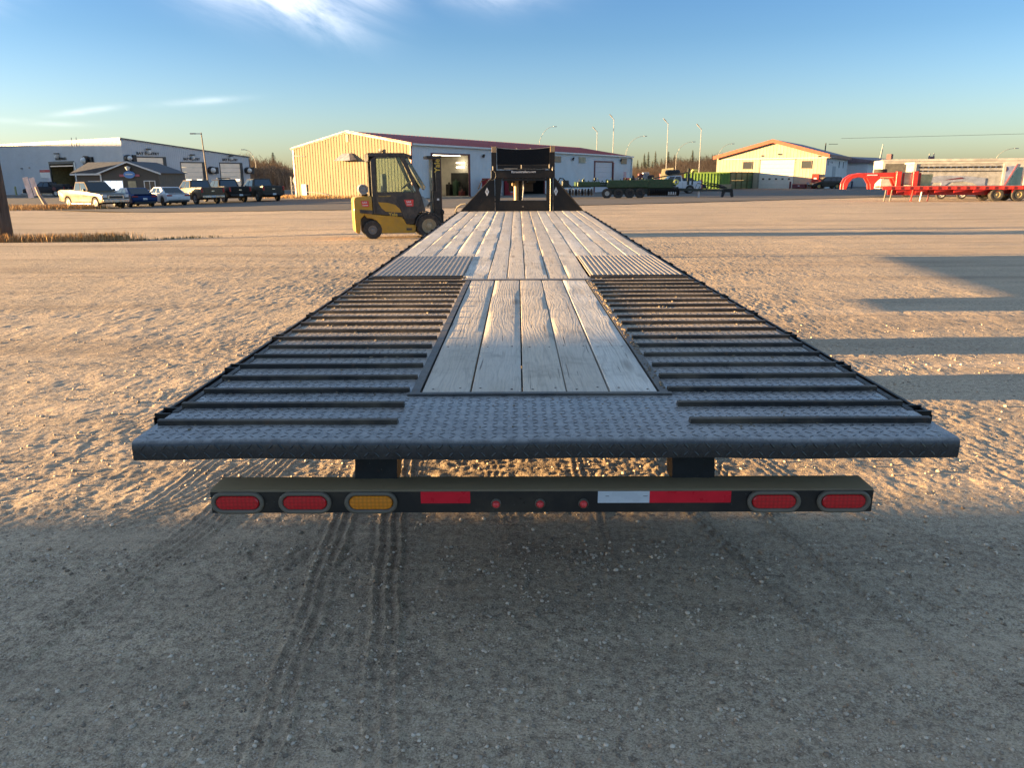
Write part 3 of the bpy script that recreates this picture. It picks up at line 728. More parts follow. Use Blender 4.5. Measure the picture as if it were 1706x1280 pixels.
for y in (6.09,7.70):
    MB().cyl((-1.05,y,.43),(1.05,y,.43),.06,12).build('axle',M_blk,TR)
    for s in (-1,1):
        for x in (.83,1.09): tyre((s*x,y,.405),(s,0,0),.395,.20,.22,TR)
# gooseneck riser
FY=16.46; DZ=zd(FY)
GN=MB().bb(-.548,.655,FY,FY+.012,DZ-.01,DZ+.215).build('riser_panel',M_blk2,TR)
MB().bb(-.556,.663,FY+.012,FY+.30,DZ+.19,DZ+.222).build('riser_shelf',M_blk,TR)
MB().bb(.595,.603,FY-.008,FY,DZ+.0,DZ+.66).build('edge_strip',M_galv,TR,bevel=.002)
MB().bb(-.56,-.553,FY-.006,FY+.01,DZ+.0,DZ+.64).build('edge_strip',M_blk2,TR)
MB().box((.03,FY-.001,DZ+.10),(.035,.006,.015)).build('badge',M_galv,TR)
for s,xi,xo,xb in ((-1,-.56,-.625,-1.275),(1,.66,.69,1.285)):
    mb=MB(); mb.prism([(xi,DZ+.0),(xb,DZ+.0),(xb,DZ+.012),(xo,DZ+.675),(xi,DZ+.675)],FY+.002,FY+.010,'y'); g=mb.build('gusset_plate',M_blk2,TR)
    mb=MB(); a=Vector((xb,FY+.006,DZ+.006)); b=Vector((xo,FY+.006,DZ+.67)); mb.tube([a,b],.012,6); mb.build('gusset_edge',M_blk,g)
    cx=-.715 if s<0 else .715; cz=DZ+.405
    MB().prism([(cx,cz-.09),(cx+.042,cz),(cx,cz+.09),(cx-.042,cz)],FY-.003,FY+.0015,'y').build('diamond_decal',M_diamond,g)
    MB().prism([(cx,cz-.03),(cx+.014,cz),(cx,cz+.03),(cx-.014,cz)],FY-.0045,FY-.003,'y').build('decal_mark',M_rimg,g)
    u=[(s*.90+(.04 if s>0 else -.0),DZ+.46),(s*.83,DZ+.62),(s*.74+.02,DZ+.66),(s*.71,DZ+.60)] if s<0 else [(1.02,DZ+.44),(1.05,DZ+.48),(.86,DZ+.66),(.80,DZ+.665),(.765,DZ+.60)]
    MB().tube([(q[0],FY+.06,q[1]) for q in u],.012,8).build('grab_handle',M_blk,TR)
for x0,x1,lean in ((-.548,-.40,.06),(.52,.655,-.05)):
    mb=MB(); mb.add([(x0,FY+.02,DZ+.222),(x1-.05*(1 if x0<0 else 0)+(0),FY+.02,DZ+.222),(x1,FY+.02,DZ+.70),(x0,FY+.02,DZ+.70),(x0,FY+.14,DZ+.222),(x1-.05*(1 if x0<0 else 0),FY+.14,DZ+.222),(x1,FY+.14,DZ+.70),(x0,FY+.14,DZ+.70)],[(0,1,2,3),(4,5,6,7),(0,1,5,4),(1,2,6,5),(2,3,7,6),(3,0,4,7)]); mb.build('neck_post',M_blk,TR)
MB().bb(-.628,.69,FY-.01,FY+.13,DZ+.675,DZ+.835).build('neck_crossbeam',M_blk2,TR,bevel=.004)
MB().bb(-.40,.53,FY+.01,FY+.10,DZ+.62,DZ+.672).build('lower_crossbeam',M_blk,TR)
text('Ransontrailers.com',.068,M_white,(.045,FY-.0125,DZ+.800),(1,0,0),(0,0,1),'lettering',TR,.0015,bold=.012,sx=.96)
for x,xw in ((-.565,.105),(.635,.105)):
    MB().box((x,FY+.07,DZ+1.01),(xw,.10,.35)).build('winch_post',M_blk2,TR)
    MB().box((x+.005,FY+.07,DZ+1.245),(xw*.92,.10,.118)).build('wooden_block',pm('raw_timber',(.30,.215,.13),.8,dirt=.3),TR,bevel=.004)
# open-topped chain tray between the posts with net across
MB().bb(-.50,.58,FY+.03,FY+.045,DZ+.855,DZ+.935).build('tray_front',M_blk2,TR)
MB().bb(-.50,.58,FY+.05,FY+.55,DZ+.94,DZ+.95).build('tray_floor',M_blk,TR)
bx=MB().bb(-.505,-.495,FY+.05,FY+.55,DZ+.95,DZ+1.30).bb(.575,.585,FY+.05,FY+.55,DZ+.95,DZ+1.30).bb(-.495,.575,FY+.545,FY+.555,DZ+.95,DZ+1.26); bx.build('tray_side',M_blk,TR)
mb=MB(); prof=[(-.495,DZ+.952),(.575,DZ+.952)]+[(.575-1.07*i/12,DZ+1.275-.035*math.sin(math.pi*i/12)) for i in range(13)]
mb.prism(prof,FY+.050,FY+.058,'y'); mb.build('headache_panel',steel_mat('dark_blue_panel',(.0035,.005,.008),(.02,.02,.02),.2,.5,.1,spec=.15),TR)
mb=MB(); mb.tube([(.575-1.07*i/12,FY+.05,DZ+1.283-.036*math.sin(math.pi*i/12)) for i in range(13)],.006,6); mb.build('top_strap',M_galv,TR)
for x,h in ((-.10,.015),(.19,.015),(.52,.0)): MB().cyl((x,FY+.04,DZ+1.255),(x,FY+.04,DZ+1.255+h),.011,8).build('strap_hook',M_galv,TR)
for x,z0,z1 in ((-.585,.835,.915),(.0,.865,.935),(.575,.87,.945),(.64,.82,.90)): MB().cyl((x,FY-.02,DZ+z0),(x,FY-.02,DZ+z1),.011,8).build('winch_pin',M_galv,TR)
MB().cyl((-.36,FY-.02,DZ+.865),(-.08,FY-.02,DZ+.862),.008,8).build('winch_bar',M_galv,TR)
def chain(pts,name='chain'):
    mb=MB(); 
    for i,(a,b) in enumerate(zip(pts[:-1],pts[1:])):
        a=Vector(a);b=Vector(b); n_=max(1,int((b-a).length/.03))
        for k in range(n_):
            q=a.lerp(b,(k+.5)/n_); mb.box(q,(.028,.012 if k%2 else .02,.02 if k%2 else .012))
    return mb.build(name,M_hose,TR)
r_=random.Random(9); chain([(-.5+i*.06,FY+.0+r_.uniform(-.01,.02),DZ+.845+r_.uniform(0,.014)) for i in range(19)])
MB().tube([(-.60+.075*math.sin(t_),FY-.022,DZ+.735+.095*math.cos(t_)) for t_ in [i*.5 for i in range(-1,9)]],.006,6).build('strap_loop',M_hose,TR)
# jack leg seen through the neck, with hoses
MB().cyl((-.10,FY+.75,.14),(-.10,FY+.75,DZ+.70),.062,14).build('jack_leg',pm('sunlit_tan_steel',(.38,.27,.15),.45,.2,dirt=.4,bump=.4),TR,smooth=True)  # leg's golden sunlight is mixed into its tan colour
MB().cyl((-.02,FY+.72,.30),(-.02,FY+.72,DZ+.70),.028,10).build('jack_screw',M_blk2,TR)
MB().box((-.16,FY+.73,DZ+.58),(.09,.10,.14)).build('jack_gearbox',pm('brass_yellow',(.42,.26,.09),.5,dirt=.3),TR,bevel=.01)
MB().box((-.10,FY+.75,.12),(.24,.24,.02)).build('jack_foot',M_blk,TR)
MB().tube([(.03,FY+.70,DZ+.69),(.05,FY+.69,DZ+.45),(.02,FY+.70,DZ+.2),(.03,FY+.72,DZ+.0)],.012,6).build('air_hose',M_white,TR)
MB().bb(-.30,-.14,FY+.3,FY+3.2,1.62,1.78).bb(.14,.30,FY+.3,FY+3.2,1.62,1.78).build('neck_beam',M_blk,TR)
MB().bb(-.3,.3,FY+3.0,FY+3.2,1.4,1.78).build('coupler_beam',M_blk,TR)
MB().cyl((0,FY+3.1,.95),(0,FY+3.1,1.4),.06,12).build('coupler',M_blk,TR)
# small step loop at the left front corner
MB().tube([(-1.37,FY+.3,DZ-.12),(-1.40,FY+.25,DZ+.0),(-1.36,FY+.2,DZ+.09),(-1.27,FY+.15,DZ+.145),(-1.17,FY+.12,DZ+.16)],.017,8).build('step_loop',M_hose,TR,smooth=True)
MB().box((-1.15,FY+.12,DZ+.165),(.05,.05,.05)).build('loop_bracket',M_galv,TR)
# ---------------------------------------------------------------- forklift
M_yel=pm('forklift_yellow',(.48,.27,.02),.42,var=.15,dirt=.3,vs=2.5,coat=.2); M_char=pm('charcoal_paint',(.030,.032,.035),.5,dirt=.45,vs=2.5)
M_blkp=pm('black_plastic',(.015,.015,.016),.45,dirt=.2); M_cream=pm('cream_rim',(.38,.31,.19),.5,dirt=.5,vs=6); M_sticker=pm('red_sticker',(.62,.05,.045),.45,var=.08)
M_ytext=pm('yellow_lettering',(.55,.38,.06),.5,var=.1); M_glassg=None
def tint_glass(name,c,a):
    t=NT(name); tr=t.n.new('ShaderNodeBsdfTransparent'); tr.inputs[0].default_value=tuple(c)+(1,); gl=t.n.new('ShaderNodeBsdfGlossy'); gl.inputs['Roughness'].default_value=.03; gl.inputs[0].default_value=(.9,.95,.92,1)
    fr=t.n.new('ShaderNodeFresnel'); fr.inputs[0].default_value=1.5; di=t.n.new('ShaderNodeBsdfDiffuse'); di.inputs[0].default_value=(.35,.42,.38,1)
    m1=t.n.new('ShaderNodeMixShader'); m1.inputs[0].default_value=a; t.l.new(tr.outputs[0],m1.inputs[1]); t.l.new(di.outputs[0],m1.inputs[2])
    m2=t.n.new('ShaderNodeMixShader'); t.l.new(fr.outputs[0],m2.inputs[0]); t.l.new(m1.outputs[0],m2.inputs[1]); t.l.new(gl.outputs[0],m2.inputs[2])
    t.l.new(m2.outputs[0],t.n['Material Output'].inputs[0]); return t.m
M_fglass=tint_glass('green_tinted_glass',(.86,.94,.90),.16); M_wglass=tint_glass('pale_windscreen',(.75,.9,.9),.35)
FK=thing('forklift','yellow and charcoal forklift with an enclosed cab and grey gas bottle, beside the trailer','forklift',(-5.02,23.55,gz(-5,23.5)),R(15))
def P2(cx,cy): return ((cx-60)/407.4,(1180-cy)/407.4)
def pl(*c): return [P2(*q) for q in c]
W=.60
# counterweight and yellow lower body (sides at +-W)
cw=MB(); cw.prism(pl((75,672),(62,700),(60,900),(66,1085),(108,1112),(128,1090),(140,930),(200,870),(292,880),(286,655),(110,660)),-W,W,'y'); cw.build('counterweight',M_yel,FK,bevel=.035,seg=3,smooth=True)
MB().prism(pl((130,812),(290,826),(296,872),(136,856)),-W-.006,W+.006,'y').build('dark_stripe',M_char,FK)
arch=[(390,1100),(372,1010),(330,945),(270,918),(210,915),(160,905)]
MB().prism(pl((180,862),(660,912),(705,1000),(832,1012),(812,1110),(388,1110),(378,1020),(340,955),(280,925),(215,918)),-W+.01,W-.01,'y').build('lower_body',M_yel,FK,bevel=.012,smooth=True)
MB().prism(pl((700,1050),(770,1050),(770,1078),(700,1078)),-W+.004,-W+.012,'y').build('step_recess',M_char,FK)
# charcoal cab side
cs=pl((292,610),(862,610),(905,660),(950,835),(870,860),(815,930),(800,1000),(705,1000),(668,905),(300,868))
MB().prism(cs,-W-.004,-W+.05,'y').build('door_panel',M_char,FK,bevel=.008); MB().prism(cs,W-.05,W+.004,'y').build('door_panel',M_char,FK,bevel=.008)
MB().prism(pl((360,726),(480,735),(570,760),(625,810),(645,855),(560,852),(450,842),(400,800)),-W-.009,-W-.003,'y').build('yellow_swoosh',M_yel,FK)
MB().prism(pl((600,700),(612,700),(655,860),(672,935),(662,935),(645,862)),-W-.008,-W-.004,'y').build('door_seam',M_blkp,FK)
MB().prism(pl((685,930),(805,930),(800,1000),(705,1000)),-W-.010,-W-.002,'y').build('step_mat',M_blkp,FK)
MB().prism(pl((310,640),(345,640),(345,860),(318,860)),-W-.008,-W-.003,'y').build('hinge_cover',M_blkp,FK)
text('Yale',.155,M_ytext,(*[P2(540,878)[0]],-W-.012,P2(540,880)[1]),(1,0,-.03),(0,0,1),'lettering',FK,.003,bold=.02)
text('Veracitor 50VX',.058,M_ytext,(P2(445,655)[0],-W-.007,P2(445,655)[1]),(1,0,0),(0,0,1),'lettering',FK,.002,bold=.01)
for (a,b,c,d) in (((150,708),(245,706),(248,782),(168,778)),((682,702),(802,698),(797,783),(712,783))):
    s_=MB().prism(pl(a,b,c,d),-W-.011,-W-.005,'y').build('red_sticker',M_sticker,FK); x,z=P2((a[0]+b[0])/2,(a[1]+c[1])/2-12)
    text('SAR',.088,M_white,(x,-W-.0125,z+.005),(1,0,0),(0,0,1),'lettering',s_,.001,bold=.02); MB().bb(x-.07,x+.09,-W-.0125,-W-.0115,z-.085,z-.065).build('print_line',M_white,s_)
# cab frame and glass, both sides
for s in (-1,1):
    y0,y1=(s*W-.02,s*W+.02)
    MB().prism(pl((290,150),(352,165),(348,612),(292,612)),y0,y1,'y').build('rear_pillar',M_char,FK,bevel=.006)
    MB().prism(pl((640,160),(700,160),(905,660),(842,612),(822,560)),y0,y1,'y').build('front_pillar',M_char,FK,bevel=.006)
    MB().prism(pl((352,175),(645,170),(648,192),(352,196)),y0,y1,'y').build('door_header',M_char,FK)
    MB().prism(pl((354,196),(648,192),(830,575),(838,608),(350,608)),s*W-.004,s*W+.004,'y').build('door_glass',M_fglass,FK)
    MB().prism(pl((352,196),(362,196),(360,608),(350,608)),y0-.002,y1+.002,'y').build('glass_seal',M_blkp,FK)
MB().prism(pl((352,196),(640,192),(640,300),(352,300)),-W+.01,-W+.011,'y') 
MB().prism(pl((258,148),(275,140),(700,140),(790,165),(785,190),(700,180),(352,178),(272,182),(262,235),(280,150)),-W-.03,W+.03,'y').build('cab_roof',M_char,FK,bevel=.012,smooth=True)
MB().prism(pl((258,150),(285,150),(282,238),(266,238)),-W-.02,W+.02,'y').build('rear_roof_beam',M_char,FK,bevel=.01)
ws=pl((725,205),(742,200),(955,545),(945,580),(925,575))
MB().prism(pl((738,215),(744,210),(948,545),(940,560)),-W+.06,W-.06,'y').build('windscreen',M_wglass,FK)
for y in (-W+.03,W-.03):
    MB().prism(pl((700,175),(740,180),(960,548),(940,590),(915,575)),y-.028,y+.028,'y').build('windscreen_frame',M_char,FK,bevel=.006)
wf=MB(); wf.prism(pl((742,196),(905,470),(955,548),(942,578),(916,572),(858,470),(716,215)),-W-.03,-W-.016,'y'); wf.build('side_screen',M_wglass,FK)
for i in range(4): MB().bb(.72+.28*i,.76+.28*i,-W+.03,W-.03,2.50,2.53).build('roof_bar',M_blkp,FK)
MB().prism(pl((905,660),(925,660),(990,720),(1000,745),(955,800),(940,800)),-W+.05,W-.05,'y').build('cowl',pm('pale_cowl',(.25,.30,.32),.4,dirt=.3),FK,bevel=.01)
for y in (-.42,.42): MB().lathe((P2(800,190)[0],y,P2(800,192)[1]),(1,0,-.2),[(.0,-.06),(.05,-.05),(.07,.0),(.065,.03),(0,.03)],12).build('work_lamp',M_blkp,FK,smooth=True)
# interior: seat, steering wheel, floor, hood
MB().bb(.95,1.45,-.25,.25,1.05,1.27).bb(.92,1.07,-.24,.24,1.27,1.95).build('seat',pm('seat_vinyl',(.045,.06,.055),.6),FK,bevel=.05,seg=2,smooth=True)
MB().bb(.60,1.5,-W+.06,W-.06,.5,1.05).build('engine_hood',M_char,FK)
sw=MB(); c=Vector((P2(760,520)[0],0.02,P2(760,520)[1])); ax=Vector((-.6,0,.8)); u=Vector((.8,0,.6)); v=Vector((0,1,0))
sw.tube([c+(u*math.cos(t_)+v*math.sin(t_))*.19 for t_ in [i*math.pi/8 for i in range(17)]],.017,6); sw.cyl(c,c-ax*.35,.03,8); sw.build('steering_wheel',M_blkp,FK)
MB().bb(1.86,2.02,-.4,.4,.9,1.42).build('dashboard',M_blkp,FK,bevel=.04)
# LPG bottle
cx,cz=P2(195,573); lp=MB().lathe((cx,0,cz),(0,-1,0),[(0,-.40),(.08,-.395),(.135,-.35),(.15,-.29),(.15,.29),(.140,.35),(.125,.365),(.120,.40),(.150,.41),(.150,.45),(.115,.45),(.112,.385),(0,.40)],20)
lp.build('gas_bottle',pm('grey_gas_bottle',(.34,.35,.36),.4,.3,dirt=.3),FK,smooth=True); MB().bb(cx-.05,cx+.13,-.35,.35,cz-.20,cz-.13).build('bottle_cradle',M_blkp,FK)
# wheels, mudguards
tyre((P2(280,1060)[0],-W+.09,.285),(0,-1,0),.285,.20,.135,FK,mr_=M_rimg); tyre((P2(280,1060)[0],W-.09,.285),(0,1,0),.285,.20,.135,FK,mr_=M_rimg)
for s in (-1,1):
    wc=(P2(985,1030)[0],s*(W-.03),.375); wh=tyre(wc,(0,s,0),.375,.26,.225,FK,mr_=M_cream,n=36)
    mbt=MB()
    for i in range(26):
        t_=i*2*math.pi/26; d=Vector((math.cos(t_),0,math.sin(t_))); q=Vector(wc)+d*.372+Vector((0,s*.09,0)); mbt.box(q,(.02,.07,.045),m=Matrix.Rotation(-t_,3,'Y'))
    mbt.build('tread_lug',M_tyre,wh)
    mg=MB(); prof=[]
    for i in range(13):
        a=R(18+i*162/12); prof.append((wc[0]+.425*math.cos(a),wc[2]+.425*math.sin(a)))
    for i in range(12,-1,-1):
        a=R(18+i*162/12); prof.append((wc[0]+.395*math.cos(a),wc[2]+.395*math.sin(a)))
    mg.prism(prof,s*(W-.13),s*(W+.06),'y'); mg.build('mudguard',M_char,FK)
# mast
for s in (-1,1):
    x0=P2(1112,0)[0]; x1=P2(1172,0)[0]
    m_=MB(); m_.bb(x0,x1,s*.30-.045,s*.30+.045,.05,P2(0,182)[1]); m_.build('mast_channel',M_blkp,FK)
    MB().bb(P2(1176,0)[0],P2(1188,0)[0],s*.22-.03,s*.22+.03,.10,P2(0,205)[1]).build('inner_channel',pm('rusty_brown_steel',(.12,.06,.04),.6,dirt=.3),FK)
    MB().bb(P2(1080,0)[0],P2(1110,0)[0],s*.30-.05,s*.30+.05,.30,P2(0,600)[1]).build('mast_bracket',M_blkp,FK)
    MB().cyl((P2(1070,0)[0],s*.2,.4),(P2(1070,0)[0],s*.2,P2(0,210)[1]),.022,8).build('lift_cylinder',M_galv,FK)
    MB().bb(P2(1180,0)[0],P2(1196,0)[0],s*.27-.06,s*.27+.06,.04,P2(0,830)[1]).build('fork_shank',M_blkp,FK)
    MB().bb(P2(1196,0)[0],P2(1196,0)[0]+1.15,s*.27-.06,s*.27+.06,.04,.085).build('fork',M_blkp,FK)
MB().prism(pl((998,172),(1188,165),(1188,196),(1135,208),(1000,208)),-.36,.36,'y').build('mast_head_plate',M_blkp,FK)
MB().bb(P2(1115,0)[0],P2(1168,0)[0],-.3,.3,.25,.5).bb(P2(1115,0)[0],P2(1168,0)[0],-.3,.3,1.2,1.3).build('mast_tie',M_blkp,FK)
MB().bb(P2(1172,0)[0],P2(1196,0)[0],-.5,.5,.3,.42).bb(P2(1172,0)[0],P2(1196,0)[0],-.5,.5,.72,.82).build('fork_carriage',M_blkp,FK)
text('Yale',.235,M_ytext,(P2(1133,0)[0],-.349,P2(0,290)[1]),(0,0,1),(-1,0,0),'lettering',FK,.003,bold=.02)
for k,(a,b,c_) in enumerate((((1055,215),(1058,420),(1070,600)),((1045,330),(1062,350),(1058,500)))): MB().tube([(P2(*a)[0],-.33,P2(*a)[1]),(P2(*b)[0],-.36,P2(*b)[1]),(P2(*c_)[0],-.33,P2(*c_)[1])],.012,6).build('hydraulic_hose',M_hose,FK)
for k in range(4): MB().tube([(P2(950+10*k,740)[0],-.3+.1*k,P2(0,740)[1]),(P2(1000,790)[0],-.32+.1*k,P2(0,800-10*k)[1]),(P2(1060,730)[0],-.3+.1*k,P2(0,735)[1])],.015,6).build('hydraulic_hose',M_blkp if k%2 else M_hose,FK)
MB().prism(pl((810,1060),(1120,1000),(1120,1050),(900,1090)),-.35,.35,'y').build('axle_housing',M_blkp,FK)
MB().bb(.25,P2(900,0)[0],-.44,.44,.2,.72).build('chassis',M_blkp,FK); FK.scale=(.965,.965,.965)
MB().box((P2(1130,705)[0],-.352,P2(1130,705)[1]),(.07,.006,.06)).build('warning_sticker',M_white,FK)
# ---------------------------------------------------------------- buildings
M_wallp=pm('cream_white_cladding',(.46,.40,.29),.8,var=.10,vs=.7,dirt=.12,spec=.1); M_wallb=pm('pale_grey_cladding',(.62,.64,.65),.5,var=.08,vs=.6,dirt=.08)  # cream holds the gables' sun yellow; grey is for their shaded sides
M_redtrim=pm('red_trim',(.36,.07,.055),.45,var=.12); M_mar=pm('maroon_trim',(.12,.02,.028),.5,var=.12); M_roofr=pm('red_metal_roof',(.34,.075,.075),.5,var=.12,vs=.8)
M_conc=pm('concrete',(.30,.28,.26),.85,dirt=.3,bump=.4); M_doorg=pm('grey_roll_door',(.56,.55,.57),.5,var=.07); M_win=glass('dark_window',(.05,.055,.06),.08)
M_white2=pm('white_trim',(.66,.67,.66),.4,var=.08); M_floor=pm('shop_floor',(.23,.22,.21),.6,dirt=.2); M_inner=pm('shop_inner_wall',(.50,.47,.41),.7,var=.1,dirt=.1)
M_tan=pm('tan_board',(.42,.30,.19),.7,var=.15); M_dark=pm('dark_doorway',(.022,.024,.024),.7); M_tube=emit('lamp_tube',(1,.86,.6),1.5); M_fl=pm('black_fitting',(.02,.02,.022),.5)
def cladding(name,O,d,n,length,zb,ztop,m,parent,openings=(),pitch=.3,dep=.025,rib=.25,extra=()):
    """ribbed metal wall, one sheet with real ribs; O origin, d direction, n outward normal (2D, local)"""
    bs=set([0.,length]); x=0.
    while x<length:
        for q in (0,pitch*(1-rib)*.5,pitch*(1-rib)*.5+.02,pitch*(1+rib)*.5-.02,pitch*(1+rib)*.5):
            if 0<=x+q<=length: bs.add(round(x+q,4))
        x+=pitch
    for o in openings: bs|={o[0],o[1]}
    for e in extra: bs.add(e)
    bs=sorted(bs); mb=MB()
    def off(s):
        q=(s%pitch)/pitch; a,b=(1-rib)*.5,(1+rib)*.5; e=.02/pitch
        return dep if a+e*.9<=q<=b-e*.9 else 0.
    def pt(s,z): o_=off(s); return (O[0]+d[0]*s+n[0]*o_,O[1]+d[1]*s+n[1]*o_,z)
    for a,b in zip(bs[:-1],bs[1:]):
        mid=(a+b)/2; iv=[(zb,None)]; cuts=sorted([(o[2],o[3]) for o in openings if o[0]<=mid<=o[1]]); z=zb; segs=[]
        for c0,c1 in cuts:
            if c0>z+.001: segs.append((z,z,c0,c0))
            z=max(z,c1)
        segs.append((z,z,ztop(a),ztop(b)))
        for z0,z1,z2,z3 in segs: mb.quad(pt(a,z0),pt(b,z1),pt(b,z3),pt(a,z2))
    return mb.build(name,m,parent,fix=False)
def local_box(parent,name,m,x0,x1,y0,y1,z0,z1,bevel=0): return MB().bb(x0,x1,y0,y1,z0,z1).build(name,m,parent,bevel=bevel)
# -- workshop in the middle
B2=thing('workshop','long workshop with red roof and cream ribbed gable, directly behind the forklift','building',(-9.70,72.3,0),R(54.5))
GW=16.3; BL=43.; zr=6.15
ze=lambda x: 4.78-.35*x/BL
def gz2(s): 
    a=s/ (GW/2) if s<=GW/2 else (GW-s)/(GW/2)
    return 4.80+(zr-4.80)*max(a,0)
op=[(2.78,8.32,-.2,3.95),(15.44,21.8,-.2,3.6),(33.0,37.6,-.2,3.65),(13.1,14.1,-.2,2.25)]
cladding('side_wall',(0,0),(1,0),(0,-1),BL,-.3,ze,M_wallb,B2,op,pitch=.23,dep=.02)
cladding('gable_wall',(0,0),(0,1),(-1,0),GW,-.3,gz2,pm('sunlit_cream_cladding',(.27,.225,.155),.85,var=.10,vs=.7,dirt=.12,spec=.08),B2,(),pitch=.40,dep=.035,rib=.5,extra=(GW/2,))  # gable's own darker, yellower cladding: the sun it faces is in the colour
cladding('rear_wall',(BL,0),(0,1),(1,0),GW,-.3,lambda s:gz2(s)-.35,M_wallp,B2,(),pitch=1.,dep=.01)
cladding('back_wall',(0,GW),(1,0),(0,1),BL,-.3,ze,M_wallb,B2,(),pitch=1.,dep=.01)
ov=.18
mb=MB()
for y0,y1 in ((-.22,GW/2),(GW+.22,GW/2)):
    s_=0
    a=(-ov,y0,4.80+.02-.0),(BL+ov,y0,4.45+.02),(BL+ov,y1,zr-.35+.06),(-ov,y1,zr+.06)
    k=len(mb.v); mb.v+=list(a)+[(x,y,z-.09) for x,y,z in a]; mb.f+=[(k,k+1,k+2,k+3),(k+4,k+7,k+6,k+5),(k,k+4,k+5,k+1),(k+1,k+5,k+6,k+2),(k+2,k+6,k+7,k+3),(k+3,k+7,k+4,k)]
rf=mb.build('roof',M_roofr,B2)
mb=MB()
for i in range(72):
    x=-.1+i*.6; zz=lambda y:4.82+(zr-4.78)*(y+.22)/(GW/2+.22)-.35*x/BL
    mb.add([(x,-.22,zz(-.22)),(x+.04,-.22,zz(-.22)),(x+.04,GW/2,zz(GW/2)),(x,GW/2,zz(GW/2)),(x+.02,-.22,zz(-.22)+.04),(x+.02,GW/2,zz(GW/2)+.04)],[(0,4,5,3),(1,2,5,4),(0,1,4),(3,5,2)])
mb.build('roof_seam',M_roofr,rf)
for (a,b) in (((-.08,-.2,4.80),(-.08,GW/2,zr+.02)),((-.08,GW+.2,4.80),(-.08,GW/2,zr+.02))):
    mb=MB(); A=Vector(a);Bv=Vector(b); mb.add([A+Vector((0,0,.10)),Bv+Vector((0,0,.10)),Bv+Vector((0,0,-.12)),A+Vector((0,0,-.12)),A+Vector((.1,0,.10)),Bv+Vector((.1,0,.10)),Bv+Vector((.1,0,-.12)),A+Vector((.1,0,-.12))],[(0,1,2,3),(4,7,6,5),(0,4,5,1),(3,2,6,7),(0,3,7,4),(1,5,6,2)]); mb.build('gable_trim',M_redtrim,B2)
local_box(B2,'corner_trim',M_redtrim,-.06,.10,-.06,.08,-.3,4.76); local_box(B2,'corner_trim',M_redtrim,-.06,.05,GW-.12,GW+.06,-.3,4.76)
mb=MB(); mb.add([(0,-.30,4.70),(BL,-.30,4.35),(BL,-.05,4.35),(0,-.05,4.70),(0,-.30,4.86),(BL,-.30,4.51),(BL,-.05,4.51),(0,-.05,4.86)],[(0,1,2,3),(4,7,6,5),(0,4,5,1),(1,5,6,2),(2,6,7,3),(3,7,4,0)]); mb.build('gutter',M_white2,B2)
local_box(B2,'downspout',M_white2,12.2,12.34,-.16,-.06,0,4.6); local_box(B2,'downspout',M_white2,42.7,42.84,-.16,-.06,0,4.3)
def frame(par,x0,x1,z1,m,w_=.22,z0=-.1,pr=.07,name='door_frame'):
    MB().bb(x0-w_*.5,x0+w_*.5,-pr,.05,z0,z1).bb(x1-w_*.5,x1+w_*.5,-pr,.05,z0,z1).bb(x0-w_*.5,x1+w_*.5,-pr-.004,.05,z1,z1+w_*.7).build(name,m,par)
frame(B2,2.78,8.32,3.95,M_mar,.20); frame(B2,15.44,21.8,3.6,M_mar,.2); frame(B2,33.,37.6,3.65,M_mar,.24)
def room(par,x0,x1,z1,depth,inner,back=None,floor=M_floor):
    MB().quad((x0,.06,0.03),(x1,.06,.03),(x1,depth,.03),(x0,depth,.03)).build('floor_slab',floor,par)
    MB().quad((x0,.05,0),(x0,depth,0),(x0,depth,z1),(x0,.05,z1)).quad((x1,.05,0),(x1,depth,0),(x1,depth,z1),(x1,.05,z1)).quad((x0,.05,z1),(x1,.05,z1),(x1,depth,z1),(x0,depth,z1)).build('inner_wall',inner,par,fix=False)
    MB().quad((x0,depth,0),(x1,depth,0),(x1,depth,z1),(x0,depth,z1)).build('back_wall',back or inner,par,fix=False)
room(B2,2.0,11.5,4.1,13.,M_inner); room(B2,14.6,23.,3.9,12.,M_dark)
MB().bb(11.42,11.49,2.75,5.0,0.04,2.35).build('inner_doorway',M_dark,B2)
for z in (3.3,2.85): MB().bb(11.0,11.1,2.9,3.9,z,z+.10).build('lamp_tube',M_tube,B2)
for y in (2.5,5.5,8.5): MB().bb(4.,10.,y,y+.2,3.98,4.03).build('lamp_tube',M_tube,B2)  # ceiling tubes added to brighten the bay inside
MB().bb(3.0,4.6,2.5,3.3,0,2.9).build('tall_cabinet',pm('cream_cabinet',(.55,.50,.36),.6),B2); MB().bb(5.0,5.5,8.,8.4,2.9,3.1).build('wall_unit',M_white2,B2)
for k,(x,y,z,c) in enumerate(((10.9,3.1,.9,M_dark),(10.9,3.9,1.5,pm('dark_green_machine',(.03,.07,.04),.5)),(10.2,6.2,.75,M_rimg),(10.5,2.8,.5,M_mar),(10.6,4.6,1.2,M_blkp))): MB().box((x,y,z/2),(.55,.5,z)).cyl((x,y,z),(x,y,z+.2),.12,8).build('bench_machine',c,B2,bevel=.03)
MB().bb(2.50,2.72,-.55,-.08,-.05,3.75).build('open_door_leaf',pm('cream_door_leaf',(.55,.50,.38),.5,dirt=.2),B2); MB().bb(3.15,3.35,-.4,-.2,-.05,1.8).build('door_post',M_mar,B2)
